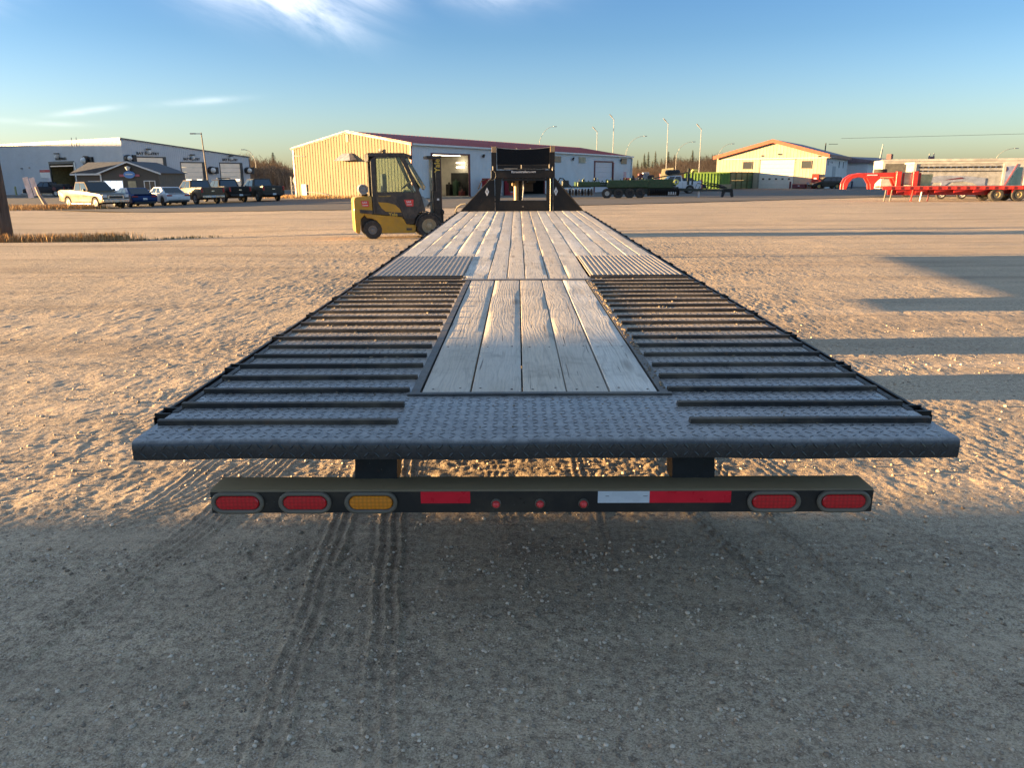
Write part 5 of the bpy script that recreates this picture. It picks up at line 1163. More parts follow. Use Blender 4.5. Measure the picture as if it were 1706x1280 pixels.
    if kind=='pickup':
        MB().bb(xf-.02,xf+.03,-.62,.62,.72,hf-.04).build('grille',M_chrome if rotor else M_trimb,t,bevel=.02); MB().bb(xf+.02,xf+.04,-.5,.5,.76,hf-.10).build('grille_mesh',M_trimb,t)
        MB().bb(xf-.05,xf+.10,-h+.04,h-.04,.46,.70).build('bumper',M_chrome if rotor else M_trimb,t,bevel=.04)
        MB().bb(xr-.12,xr+.05,-h+.06,h-.06,.52,.70).build('bumper',M_chrome if rotor else M_trimb,t,bevel=.03)
        for s in (-1,1): lampb('headlight',M_hl,xf-.03,s*(h-.20),.92,(.10,.32,.22)); lampb('tail_light',M_tl,xr-.015,s*(h-.09),belt-.12,(.06,.16,.36))
        MB().bb(xr+.06,c0-.05,-h+.10,h-.10,belt+.02,belt+.12).build('bed_cover' if cover else 'bed_floor',cover or M_trimb,t)
        MB().bb(xr-.028,xr-.01,-.72,.72,.80,belt+.0).build('tailgate',pc,t,bevel=.02); lampb('licence_plate',M_plate2,xr-.13,0,.62,(.02,.32,.16)); MB().box((xr-.035,0,1.05),(.01,.24,.09)).build('badge',M_chrome,t)
        MB().bb(c0+1.08,c0+1.09,-h-.004,h+.004,.5,belt).build('door_seam',M_trimb,t); MB().bb(c0+.02,c0+.03,-h-.004,h+.004,.5,belt).build('door_seam',M_trimb,t)
        for s in (-1,1): MB().bb(wr+ra+.05,wf-ra-.05,s*(h-.02)-.06,s*(h-.02)+.07,.34,.40).build('side_step',M_chrome if rotor else M_trimb,t)
    else:
        for s in (-1,1): lampb('headlight',M_hl,xf-.14,s*(h-.26),hf-.16,(.22,.34,.12)); lampb('tail_light',M_tl,xr+.03,s*(h-.22),.80 if kind=='sedan' else .92,(.10,.40,.10 if kind=='sedan' else .22))
        lampb('licence_plate',M_plate2,xr-.01,0,.62,(.02,.32,.15)); MB().bb(xr-.03,xr+.1,-h+.12,h-.12,zb,zb+.16).build('diffuser',M_trimb,t,bevel=.02); MB().bb(xf-.06,xf+.01,-.55,.55,.32,.5).build('grille',M_trimb,t,bevel=.02)
        if kind=='sedan': MB().bb(xr+.05,xr+.30,-h+.2,h-.2,.955,.985).build('boot_lip',pc,t,bevel=.01)
        MB().bb(0.,.012,-h-.003,h+.003,.4,belt).build('door_seam',M_trimb,t)
    for s in (-1,1): MB().box((c1-.35,s*(h+.10),belt+.12),(.12,.2,.17)).build('mirror',M_trimb,t,bevel=.03)
    return t
gp='vehicles parked in front of the truck wash'
P_silver=paint('silver_paint',(.12,.095,.065),.3,.2); P_blue=paint('blue_paint',(.012,.035,.12)); P_whitec=paint('white_car_paint',(.62,.63,.65),.25,0.); P_gold=paint('champagne_paint',(.11,.085,.057),.3,.2); P_black=paint('black_paint',(.012,.013,.015)); P_dgrey=paint('dark_olive_grey_paint',(.05,.05,.045)); P_dk=paint('dark_navy_paint',(.02,.022,.03))
vehicle('pickup','silver pickup with chrome grille facing the camera, leftmost of the parked row','pickup','pickup_truck',-31.6,58.6,R(-33),P_silver,gp,rim=M_rimw)
vehicle('sedan','dark blue saloon car half hidden behind the silver pickup','car','parked_car',-30.1,61.5,R(137),P_blue,gp)
vehicle('sedan','white saloon car between the blue car and the champagne pickup','car','parked_car',-28.6,64.0,R(137),P_whitec,gp,rim=M_trimb)
vehicle('pickup','champagne pickup with dark tailgate, right of the white car','pickup','pickup_truck',-27.3,66.9,R(138),P_gold,gp,rim=M_rimg)
vehicle('pickup','black pickup with roof light bar between the champagne and the olive grey pickups','pickup','pickup_truck',-26.1,70.2,R(136),P_black,gp,rotor=False,tyre_r=.44)
o=bpy.data.objects['pickup_truck.002']; MB().bb(-.1,.0,-.6,.6,1.98,2.06).build('light_bar',M_trimb,o)
vehicle('pickup','dark olive grey pickup at the right end of the parked row','pickup','pickup_truck',-23.5,71.6,R(133),P_dgrey,gp,rotor=False)
vehicle('pickup','dark pickup with gear in its bed in front of the WANDWASH bay','pickup','pickup_truck',-64.3,108.,R(176),P_dk,rim=M_rimw)
o=bpy.data.objects['pickup_truck.004']; MB().bb(-2.8,-1.1,-.8,.8,1.2,1.62).build('bed_cargo',M_trimb,o,bevel=.1); MB().lathe((-1.6,.9,1.0),(0,1,0),[(0,.14),(.25,.14),(.32,.05),(.3,-.05)],14).build('red_reel',M_mar,o)
vehicle('suv','small dark estate car with gold wheels by the cream gabled shop corner','car','parked_car',45.2,117.0,R(183),paint('brown_grey_paint',(.06,.052,.045)),rim=pm('gold_rim',(.45,.3,.08),.4))
vehicle('suv','dark blue hatchback behind the white work truck near the green container','car','parked_car',21.6,101.2,R(-14),paint('navy_car_paint',(.02,.03,.055)))
vehicle('suv','white car parked inside the dark workshop bay behind the trailer neck','car','parked_car',*(lambda q:(q.x,q.y))(world(B2,17.6,3.5)),R(54.5+90),P_whitec)
# white work truck with open side
wt=vehicle('pickup','white work truck with black roof hatch and red jerry rack at its tail','pickup','pickup_truck',17.2,88.5,R(176),P_whitec)
MB().box((.1,0,2.25),(1.5,1.5,.55)).build('roof_cargo',M_trimb,wt,bevel=.15); MB().box((-2.95,.6,.95),(.3,.8,.95)).build('red_jerry_rack',M_redm,wt,bevel=.08); MB().bb(-1.0,.1,-1.06,-.98,.75,1.35).build('side_box',pm('silver_box',(.5,.52,.55),.35,.4),wt)
# ---------------------------------------------------------------- street lamps, poles, signs
M_pole=pm('galvanised_pole',(.40,.38,.34),.5,.2,dirt=.15); M_polew=pm('white_pole',(.36,.35,.33),.6); M_ptree=None
def arc_lamp(label,x,y,h,reach,side,r=.07,z=0):
    t=thing('street_lamp',label,'street lamp',(x,y,z),0,'street lamps'); 
    pts=[(0,0,0),(0,0,h*.62)]+[(side*reach*(1-math.cos(a)),0,h*.62+(h*.38)*math.sin(a)) for a in [math.pi/2*i/8 for i in range(1,9)]]
    MB().tube(pts,[r,r*.8]+[r*.6]*8,8).build('pole',M_pole,t,smooth=True); MB().box((side*(reach+.35),0,h+.0),(.8,.28,.14)).build('lamp_head',M_hood,t,bevel=.04); return t
def head_lamp(label,x,y,h,dx=-.9):
    t=thing('light_mast',label,'light mast',(x,y,0),0,'white light masts'); MB().tube([(0,0,0),(0,0,h)],[.10,.055],8).build('pole',M_polew,t,smooth=True)
    MB().tube([(0,0,h-.15),(dx,0,h+.7)],.07,6).build('arm',M_polew,t); MB().box((dx*.8,0,h+.62),(.8,.35,.14),m=Matrix.Rotation(.75 if dx<0 else -.75,3,'Y')).build('lamp_head',M_polew,t); return t
arc_lamp('curved street lamp rising above the workshop roof behind the trailer neck',4.8,185,13.2,3.4,1)
arc_lamp('curved street lamp behind the far end of the workshop roof',24.9,185,11.0,4.0,1)
arc_lamp('curved street lamp between the two rightmost white light masts',37.5,190,9.9,3.6,1)
arc_lamp('curved street lamp just left of the cream gabled shop',47.3,190,9.4,3.0,1)
arc_lamp('curved street lamp above the white cattle trailer at the right',92.,155,6.8,3.4,1)
arc_lamp('curved street lamp between the truck wash and the workshop, arm to the left',-56.5,172,8.4,2.2,-1,.10,-.28)
head_lamp('white light mast rising from the workshop roof end, shorter of the pair',16.5,168,11.2); head_lamp('tallest white light mast behind the workshop roof end',19.9,168,13.6,-.8)
head_lamp('white light mast over the bushes right of the workshop',30.6,165,12.5); head_lamp('white light mast above the dark blue hatchback',37.4,165,11.4)
t=thing('flood_mast','thin dark lamp post in front of the truck wash, between bays 4 and 3','lamp post',(-33.2,85.,-.28),0); MB().tube([(0,0,0),(-.25,0,6.9)],[.09,.06],8).build('pole',pm('brown_pole',(.16,.12,.09),.6),t,smooth=True); MB().bb(-1.1,-.2,-.05,.05,6.75,6.83).build('arm',M_hood,t); MB().box((-1.15,0,6.8),(.5,.3,.12)).build('lamp_head',M_hood,t)
t=thing('antenna_mast','slim pale lattice mast leaning over the arched red trailer neck','mast',(71.5,160.,0),0); MB().tube([(0,0,0),(.9,0,7.9)],[.18,.08],6).build('pole',M_polew,t); MB().tube([(.45,0,0),(.95,0,7.0)],[.05,.04],6).build('brace',M_polew,t)
t=thing('tower_sign','small reddish tower sign above the left end of the white cattle trailer','sign',(73.,142.,0),0); MB().bb(-.45,-.3,-.1,.1,0,5.6).bb(.3,.45,-.1,.1,0,5.6).build('leg',M_pole,t); MB().bb(-.5,.5,-.12,.12,3.4,5.1).build('sign_panel',pm('faded_red_panel',(.30,.17,.17),.6,var=.4,vs=4),t)
t=thing('roof_aerial','thin aerial with crossbar on the roof of the cream gabled shop','aerial',world(B3,17,3,6.0),0); MB().cyl((0,0,-.4),(0,0,1.15),.09,6).build('aerial_post',M_fl,t); MB().bb(.5,2.,-.03,.03,.95,1.02).build('crossbar',M_fl,t)
setp(MB().tube([(60+i*12,150-i*3.0,8.6-.4*math.sin(math.pi*i/12)+.2*i) for i in range(13)],.025,4).build('overhead_wire',M_fl,None),'thin overhead wire sagging across the sky on the right','wire')
# utility pole at the left edge
def bark():
    t=NT('creosoted_pole'); P=t.objc(); n=t.noise(t.scale(P,(9,9,.6)),1.5,6,.65); c=t.mix(t.mr(n,.35,.65),(.030,.022,.017),(.115,.085,.065)); 
    n2=t.noise(t.scale(P,(3,3,.5)),1.2,3); c=t.mix(t.mr(n2,.5,.7,0,.6),c,(.17,.14,.115)); return t.fin(c,.85,0.,t.bump(n,.02,.8))
up_=thing('utility_pole','weathered wooden utility pole at the left edge of the photo, dry grass at its foot','utility pole',(-16.93,25.6,gz(-16.93,25.6)-.1),0)
mb=MB(); mb.tube([(-.035*k*0,0,k*.85) for k in range(15)],[.225-.006*k for k in range(15)],18)
mb.v=[(x+random.uniform(-.005,.005)-.075*z/2.2*.12,y+random.uniform(-.005,.005),z) for x,y,z in mb.v]; mb.build('trunk',bark(),up_,smooth='all')
MB().cyl((-.05,-.24,2.38),(-.05,-.19,2.38),.055,12).build('tag_disc',M_white,up_)
# leaning sign board by the silver pickup
t=thing('leaning_sign','pale lilac sign board leaning on a stubby post beside the silver pickup','sign',(-36.2,60.5,gz(-36.2,60.5)),0)
m_=Matrix.Rotation(R(-9),3,'Y'); MB().box((-1.35,0,1.55),(.42,.04,1.55),m=m_).box((-.87,0,1.62),(.42,.04,1.35),m=m_).build('sign_panel',pm('lilac_panel',(.42,.40,.47),.5),t)
MB().tube([(-.1,0,0),(-.6,0,1.05),(-.75,0,1.6)],[.15,.12,.1],8).build('post',pm('peeled_post',(.42,.30,.22),.7,dirt=.3),t)
# ---------------------------------------------------------------- green disc harrow
M_grn=pm('green_implement_paint',(.018,.06,.02),.45,dirt=.25); M_dk2=pm('dark_green_black',(.018,.03,.026),.6,dirt=.2)
hy,hx=69.5,4.6
HR=thing('disc_harrow','long green disc harrow with a row of black discs, parked outside the workshop','farm implement',(hx,hy,0),R(4))
MB().bb(.6,9.2,-.5,.5,.98,1.18).bb(.9,8.9,-.45,.45,1.2,1.34).build('main_frame',M_grn,HR,bevel=.03)
MB().bb(.4,2.4,-1.1,1.1,1.02,1.42).build('folded_wing',M_grn,HR,bevel=.04); MB().bb(3.0,6.6,-1.1,-.7,.9,1.55).build('folded_wing',M_grn,HR,bevel=.05); MB().bb(6.3,8.8,-1.0,-.5,.85,1.6).build('folded_wing',M_grn,HR,bevel=.05)
for i in range(22): 
    x=.5+i*.40; MB().tube([(x,-.6,1.2),(x+.12,-.7,1.62+.12*math.sin(i*2.1)),(x+.3,-.6,1.25)],.045,5).build('spring_arm',M_grn if i%3 else M_dk2,HR)
MB().bb(-1.3,1.6,-.95,-.75,.95,1.08).build('gang_beam',M_dk2,HR); MB().bb(-.9,-.3,-.9,-.3,1.05,1.55).build('hydraulic_block',M_dk2,HR,bevel=.06)
for i in range(12): 
    x=-1.35+i*.27; MB().lathe((x,-.85,.55),(1,.25,0),[(0,.0),(.15,.0),(.30,.05),(.305,.065),(0,.02)],16).build('disc_blade',pm('bright_disc_steel',(.45,.45,.48),.4,.4) if i<2 else (M_rimg if i%2 else M_trimb),HR)
for x in (3.0,4.0,5.0,5.9): tyre((x,-.95,.43),(0,-1,0),.43,.32,.20,HR,mr_=M_rimw if x==3.0 else M_trimb,n=20)
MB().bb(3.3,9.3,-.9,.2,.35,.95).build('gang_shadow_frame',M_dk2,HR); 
for i in range(14): MB().lathe((6.6+i*.2,-.95,.5),(1,.2,0),[(0,0),(.32,.04),(.33,.05),(0,.02)],14).build('disc_blade',M_trimb,HR)
MB().tube([(5.2,-.4,1.3),(7.6,-.4,1.75),(10.2,-.4,2.15)],.06,6).build('transport_strut',M_dk2,HR); MB().bb(10.2,10.35,-.5,-.3,1.1,2.5).build('hydraulic_mast',M_dk2,HR); MB().bb(10.6,10.7,-.5,-.3,1.1,2.3).build('hydraulic_mast',M_dk2,HR)
MB().box((8.75,-1.05,1.35),(.06,.04,.06)).lathe((9.0,-1.12,1.35),(0,-1,0),[(.13,0),(.24,.02),(.24,.06),(.13,.08)],14).build('yellow_ring',pm('yellow_green_ring',(.45,.5,.12),.4),HR)
MB().prism([(9.0,.85),(12.0,.72),(14.3,.62),(14.3,.52),(9.0,.6)],-.5,.3,'y').build('tongue',M_dk2,HR)
for i in range(5): MB().tube([(10.9+i*.35,-.4,.75),(11.1+i*.4,-.45,1.25+.1*math.sin(i)),(12.2+i*.3,-.4,1.0),(13.4+i*.1,-.4,.8)],.035,5).build('hydraulic_hose',M_trimb,HR)
MB().bb(11.25,11.4,-.3,-.15,0,.7).build('jack_stand',M_white2,HR); MB().prism([(13.3,0),(13.45,0),(13.6,.45),(14.1,.45),(14.25,0),(14.4,0),(14.25,.75),(13.45,.75)],-.5,-.2,'y').build('hitch_stand',M_trimb,HR)
MB().box((8.7,-1.1,.40),(.75,.1,.28)).build('guard_plate',M_white2,HR,bevel=.05); MB().lathe((-.3,-1.1,.12),(0,-1,0),[(0,.05),(.13,.05),(.13,0),(0,0)],12).build('marker_wheel',M_white2,HR)
for i in range(8): MB().box((1.0+i*1.05,-.3,1.5+.12*math.sin(i*1.7)),(.18,.3,.28)).build('valve_block',M_dk2 if i%2 else M_grn,HR,bevel=.03)
# ---------------------------------------------------------------- green containers
M_gc=pm('green_container_paint',(.13,.24,.035),.5,var=.15,dirt=.2); M_gd=pm('shaded_green_crate',(.045,.12,.07),.55,var=.2,dirt=.2)  # crates' dark teal paints in the shade on their face
GC=thing('green_container','long ribbed lime green container, left of the stacked dark green crates','container',(24.9,119.6,0),R(-22.))
MB().bb(0,6.6,0,2.3,.1,2.35).build('body',M_gc,GC)
for i in range(15): MB().bb(.05+i*.46,.05+i*.46+.2,-.10,0,.15,2.3).build('rib',M_gc,GC)
MB().bb(-.03,6.63,-.13,2.33,2.35,2.48).build('top_rail',M_gc,GC)
base=Vector((31.2,117.3,0)); dv=Vector((7.,8.2,0)).normalized(); k=0
names=['nearest','second','third','fourth','fifth','farthest']
for i in range(6):
    for j in range(2):
        q=base+dv*(i*1.95); lab='%s dark green crate of the row towards the cream shop, %s of its pair'%(names[i],'upper' if j else 'lower')
        c_=thing('steel_crate',lab,'crate',(q.x,q.y,.08+j*1.22),math.atan2(dv.y,dv.x),'dark green crates stacked two high'); MB().bb(.03,1.82,0,1.5,0,1.16).build('crate_body',M_gd,c_,bevel=.02)
        MB().bb(0,.09,-.05,0,0,1.2).bb(1.76,1.85,-.05,0,0,1.2).bb(0.09,1.76,-.05,0,1.1,1.2).bb(.09,1.76,-.05,0,.5,.56).build('crate_frame',M_gc if i in(4,) else M_grn,c_)
t=thing('wooden_pallet_stack','small stack of pale wooden pallets at the corner of the lime container','pallets',(30.0,115.2,0),R(-20)); 
for k in range(4):
    for j in range(4): MB().bb(-.8,.8,-.5+j*.28,-.3+j*.28,.12+k*.2,.15+k*.2).build('slat',M_tan,t)
    MB().bb(-.8,.8,-.5,-.42,k*.2,.12+k*.2).bb(-.8,.8,.42,.5,k*.2,.12+k*.2).build('bearer',M_tan,t)
t=thing('orange_tank','rounded orange tank behind the hatchback, left of lime container','tank',(24.,125.,0),R(-20)); MB().lathe((-1.,0,1.35),(1,0,0),[(0,-.1),(.4,0),(.5,.15),(.5,1.7),(.4,1.9),(0,1.95)],14).build('tank_body',pm('orange_paint',(.55,.22,.08),.5),t,smooth=True); MB().bb(-.8,-.6,-.3,.3,0,.9).bb(.6,.8,-.3,.3,0,.9).build('tank_cradle',M_trimb,t)
t=thing('grain_hopper','pale yellow tapered hopper beyond the white work truck','hopper',(22.5,121.,0),R(-10)); MB().add([(-1,-.8,.9),(1,-.8,.9),(1,.8,.9),(-1,.8,.9),(-.7,-.8,3.0),(1.,-.8,3.2),(1.,.8,3.2),(-.7,.8,3.0)],[(0,1,5,4),(1,2,6,5),(2,3,7,6),(3,0,4,7),(4,5,6,7),(0,3,2,1)]).build('hopper_body',pm('pale_yellow_paint',(.55,.48,.27),.5),t); MB().bb(-.9,-.8,-.7,.7,0,.9).bb(.8,.9,-.7,.7,0,.9).build('leg',M_pole,t)
t=thing('yellow_green_post_box','yellow-green cabinet at the foot of the right white light mast','cabinet',(32.3,146.,0),0); MB().bb(-.6,.6,-.5,.5,0,3.2).build('cabinet',pm('yellow_green_paint',(.42,.45,.10),.5),t,bevel=.2)
t=thing('machinery_row','dark red and grey farm machines far beyond the right end of the workshop','machinery',(20.5,150.,0),0)
r_=random.Random(4)
for i in range(16): MB().box((i*.9-4.5,r_.uniform(-1,1),r_.uniform(.9,1.8)),(r_.uniform(.5,1.4),1.2,r_.uniform(1.2,3.0))).build('machine_block',(pm('dull_red',(.16,.05,.05),.6),M_hood,M_trimb,pm('faded_pink',(.34,.22,.2),.6))[i%4],t,bevel=.15)
t=thing('white_rack','white metal rack and rounded tank beside the left corner of the workshop','rack',(-24.9,87.,-.1),R(10))
for k,(a,b) in enumerate((((0,0,0),(0,0,2.2)),((.8,0,0),(.5,0,2.1)),((1.4,0,0),(1.4,0,1.4)),((0,0,1.2),(1.5,0,1.2)),((-.1,0,.7),(1.5,0,.7)),((.4,0,0),(.4,0,.7)))): MB().cyl(a,b,.07,6).build('rail',M_polew,t)
MB().lathe((.2,.8,1.75),(1,0,0),[(0,-.1),(.35,0),(.45,.2),(.45,1.5),(0,1.8)],12).build('rounded_tank',pm('cream_tank',(.55,.48,.38),.5),t,smooth=True)
# ---------------------------------------------------------------- red gooseneck trailer at the right
M_redt=pm('bright_red_trailer_paint',(.50,.028,.022),.38,var=.12,dirt=.2,coat=.3); M_redd=pm('deep_red_side',(.36,.012,.014),.4,dirt=.15); M_rimy=pm('yellowish_rim',(.45,.36,.18),.45,dirt=.3)
RT=thing('red_flatbed_trailer','bright red gooseneck flatbed trailer parked across the right edge','trailer',(25.75,57.2,0),R(-8))
MB().bb(.2,15,-1.25,1.25,.93,1.02).build('deck_frame',M_redt,RT); MB().bb(0,15,-1.30,-1.25,.80,1.04).build('side_rail',M_redt,RT); MB().bb(.9,15,-.6,-.45,.42,.80).bb(.9,15,.45,.6,.42,.80).build('main_beam',M_redd,RT)
for i in range(24): MB().bb(.5+i*.61,.6+i*.61,-1.34,-1.30,.84,1.0).build('stake_pocket',M_redt,RT)
for i in range(12): MB().prism([(1.0+i*1.25,.80),(2.0+i*1.25,.80),(1.0+i*1.25,.58)],-1.2,-1.1,'y').build('outrigger_gusset',M_redd,RT)
for i in range(20): MB().bb(.3,14.9,-1.2+i*.12,-1.2+i*.12+.10,1.02,1.05).build('deck_board',pm('grey_deck_board',(.28,.24,.2),.8) if i==0 else bpy.data.materials['grey_deck_board'],RT)
neck=[(-2.3,.25),(-2.05,.25),(-1.95,.9),(-1.7,1.45),(-1.2,1.62),(-.75,1.5),(-.5,.9),(-.42,.25),(-.2,.25),(-.15,.9),(.1,1.35),(.5,1.5),(1.0,1.40),(1.3,.95),(1.35,.8),(1.45,.8),(1.45,2.05),(1.0,2.10),(-1.2,2.05),(-1.75,1.9),(-2.15,1.45),(-2.3,.9)]
neck=[(x,.82+(z-.25)*.63) if x<1.3 or z>1.5 else (x,z) for x,z in neck]
MB().prism([(x-.15,z) for x,z in neck],-.45,-.30,'y').build('neck_side',M_redt,RT,bevel=.02); MB().prism([(x-.15,z) for x,z in neck],.30,.45,'y').build('neck_side',M_redt,RT,bevel=.02)
MB().prism([(-1.4,1.88),(1.2,1.88),(1.2,1.95),(-1.4,1.95)],-.3,.3,'y').build('neck_top',M_redt,RT); MB().lathe((.1,0,1.97),(0,0,1),[(.18,0),(.42,0),(.45,.12),(.42,.25),(.18,.25)],20).build('spare_tyre',M_tyre,RT,smooth=True)
MB().bb(-.9,-.2,-.47,-.45,1.78,1.85).build('decal_stripe',M_white2,RT); MB().bb(.0,.9,-.46,-.44,1.62,1.67).build('decal_stripe',pm('cream_stripe',(.6,.45,.25),.5),RT)
for x in (.95,2.05): 
    MB().bb(x,x+.35,-.9,-.6,.9,2.05).build('upright_post',M_redt,RT,bevel=.02); MB().bb(x+.45,x+.55,-.8,-.5,.9,1.95).build('upright_brace',M_redd,RT)
MB().bb(1.25,2.15,-.75,-.60,1.1,2.0).build('cream_tank',pm('cream_tank2',(.58,.44,.28),.5),RT,bevel=.08)
MB().add([(2.75,-.5,1.05),(3.4,-.5,1.05),(3.4,.5,1.05),(2.75,.5,1.05),(2.55,-.5,1.85),(3.5,-.5,1.85),(3.5,.5,1.85),(2.55,.5,1.85)],[(0,1,5,4),(1,2,6,5),(2,3,7,6),(3,0,4,7),(4,5,6,7)]).build('yellow_hopper',pm('yellow_hopper_paint',(.55,.50,.25),.5),RT)
for x,m_ in ((.35,M_hose),(.75,M_hose),(2.15,M_redt),(2.75,M_white2),(3.25,M_mar)): MB().cyl((x,-.7,.0),(x+.08,-.7,.85),.05,8).build('landing_leg',m_,RT)
for x in (7.55,8.92): 
    for s in (-1,1): tyre((x,s*1.0,.45),(0,s,0),.45,.45,.22,RT,mr_=M_rimy,n=24)
MB().bb(7.4,9.1,-.9,.9,.4,.5).build('axle',M_trimb,RT); MB().box((9.85,-1.15,.62),(.30,.06,.35)).build('mud_flap',M_redd,RT)
# ---------------------------------------------------------------- white cattle trailer behind it
M_alu=pm('white_aluminium',(.60,.57,.50),.4,.1,dirt=.2,vs=1.2); M_alu2=pm('sheet_aluminium',(.50,.48,.43),.45,.3,dirt=.2)
CT=thing('cattle_trailer','white aluminium cattle trailer with slotted sides and grey arch graphic, behind the red flatbed','trailer',(30.2,61.0,0),R(-10))
MB().bb(0,6.2,0,2.3,.85,2.62).build('box_body',M_alu2,CT); MB().bb(-.12,6.3,-.06,2.36,2.62,2.74).bb(-.12,.06,-.06,.0,.6,2.62).bb(6.12,6.3,-.06,.0,.6,2.62).build('corner_frame',M_alu,CT)
for i in range(15): 
    x=.22+i*.39; MB().bb(x,x+.25,-.045,.0,2.30,2.42).build('vent_slot',M_fl,CT)
    MB().bb(x,x+(.25 if i<2 else .36),-.045,.0,2.04,2.10 if i>1 else 2.14).build('vent_slot',M_fl,CT)
arch=[(.75,.9),(.80,1.35),(1.05,1.62),(1.6,1.72),(2.6,1.75),(3.9,1.68),(5.0,1.55),(5.0,1.0),(4.6,.95),(4.1,1.2),(3.4,1.32),(2.5,1.25),(2.2,1.0),(1.95,.9),(1.95,1.25),(1.2,1.25),(1.05,.9)]
MB().prism(arch,-.04,-.005,'y').build('arch_graphic',pm('grey_blue_graphic',(.27,.30,.38),.5),CT); MB().prism([(2.2,1.42),(3.5,1.52),(3.3,1.62),(2.3,1.46)],-.06,-.04,'y').build('red_stroke',M_mar,CT)
MB().bb(1.0,6.0,.3,2.,.4,.85).build('chassis',M_trimb,CT)
for x in (2.1,3.55,4.98,6.0): tyre((x,.18,.37),(0,-1,0),.37,.26,.23,CT,mr_=M_rimw,n=24)
# large enclosed trailer farther back
ET=thing('enclosed_trailer','largest white enclosed trailer with blue picture at its rear, behind the cattle trailer','trailer',(30.6,67.5,0),R(-9))
MB().bb(0,11.2,0,2.5,.7,3.02).build('box_body',M_alu,ET,bevel=.05); MB().bb(.25,2.6,-.04,0,1.5,2.75).build('shaded_opening_panel',pm('shadow_grey_panel',(.16,.15,.12),.6),ET); MB().bb(-.06,11.26,-.07,0,2.92,3.1).build('top_rail',M_alu,ET); MB().bb(11.1,11.25,-.07,0,.7,2.95).build('corner_post',M_alu,ET)  # grey panel stands for the shaded inside of the open front
MB().prism([(8.2,.9),(8.4,2.35),(9.6,2.45),(10.35,2.5),(10.0,1.7),(9.7,.9)],-.03,0,'y').build('blue_graphic',pm('lilac_blue_graphic',(.26,.31,.46),.5),ET); MB().prism([(9.9,.9),(10.2,1.7),(10.55,2.4),(10.9,2.4),(10.9,.9)],-.035,0,'y').build('teal_graphic',pm('teal_graphic',(.035,.10,.15),.5),ET); MB().prism([(9.6,.9),(9.75,.9),(10.5,2.65),(10.4,2.65)],-.045,0,'y').build('pink_stroke',pm('pink_stroke',(.45,.16,.18),.5),ET)
for (x,z) in ((8.9,1.9),(9.5,2.25)): MB().lathe((x,-.045,z),(0,-1,0),[(0,.01),(.22,.01),(.22,0)],8).build('graphic_spot',M_mar if z>2 else pm('teal_spot',(.04,.09,.13),.5),ET)
for x in (2.2,8.6,9.5): tyre((x,.2,.38),(0,-1,0),.38,.25,.22,ET,mr_=M_rimw,n=20)
t=thing('red_drum_stack','red drums and dark green cabinet standing past the end of the enclosed trailer','drums',(42.6,65.0,0),0)
for k in range(3): MB().lathe((-.3+.45*k,0,0),(0,0,1),[(.3,0),(.32,.6),(.3,1.2),(.25,2.1-.3*k),(0,2.1-.3*k)],12).build('drum',pm('red_drum_paint',(.38,.06,.07),.5) if k==0 else bpy.data.materials['red_drum_paint'],t)
MB().bb(1.3,1.9,-.3,.3,0,2.2).build('dark_cabinet',M_dk2,t); MB().bb(2.1,2.6,-.3,.3,0,1.9).build('pale_cabinet',M_white2,t)
t=thing('utility_buggy','small open buggy with black tyres seen under the arched red neck','buggy',(57.2,123.,0),R(178))
MB().prism([(-1.3,.45),(-1.3,.9),(-.3,.9),(-.1,.7),(.5,.7),(.9,1.0),(1.35,.85),(1.35,.45)],-.65,.65,'y').build('buggy_body',pm('pale_blue_body',(.42,.5,.56),.4),t,bevel=.04); MB().bb(-.5,-.1,-.5,.5,.9,1.35).build('seat',M_trimb,t,bevel=.05); MB().tube([(-.6,.6,.9),(-.5,.6,1.9),(.5,.6,1.9),(.9,.6,1.0)],.04,6).tube([(-.6,-.6,.9),(-.5,-.6,1.9),(.5,-.6,1.9),(.9,-.6,1.0)],.04,6).build('roll_cage',M_trimb,t)
for x in (-.85,.9):
    for s in (-1,1): tyre((x,s*.6,.33),(0,s,0),.33,.25,.17,t,mr_=M_rimg,n=16)
# ---------------------------------------------------------------- trees
def bmat(name,c1,c2):
    t=NT(name); r=t.rnd(); n=t.noise(t.pos,.35,4,.6); c=t.mix(t.mr(n,.35,.65),c1,c2); return t.fin(c,.9,0.,None,.1)
M_spr=bmat('spruce_needles',(.030,.040,.022),(.065,.062,.035)); M_brush=bmat('bare_brush',(.26,.165,.095),(.42,.28,.155)); M_bark2=bmat('grey_bark',(.12,.10,.08),(.18,.15,.12))
def spruce_mesh(seed,h=9.):
    r=random.Random(seed); mb=MB(); n=26
    for k in range(n):
        z=h*(.10+.90*k/n); rad=(h*.17)*(1-(k/n))**.85*r.uniform(.75,1.15)+.06
        m=9
        for i in range(m):
            a=2*math.pi*(i+r.random()*.8)/m; L_=rad*r.uniform(.55,1.15); w_=L_*.42+.05; d=Vector((math.cos(a),math.sin(a),0)); s_=Vector((-d.y,d.x,0))
            mb.add([d*.03+Vector((0,0,z+.25)),d*L_*.6+s_*w_*.5+Vector((0,0,z+.02)),d*L_+Vector((0,0,z-.14*L_)),d*L_*.6-s_*w_*.5+Vector((0,0,z+.02))],[(0,1,2,3)])
    me=mb.build('crown',M_spr,None,fix=False); m_=me.data; bpy.data.objects.remove(me)
    tk=MB().cyl((0,0,0),(0,0,h*.97),.14,6,.02).build('trunk',M_bark2,None,fix=False); t_=tk.data; bpy.data.objects.remove(tk); return m_,t_
SP=[spruce_mesh(i) for i in range(5)]
r_=random.Random(21)
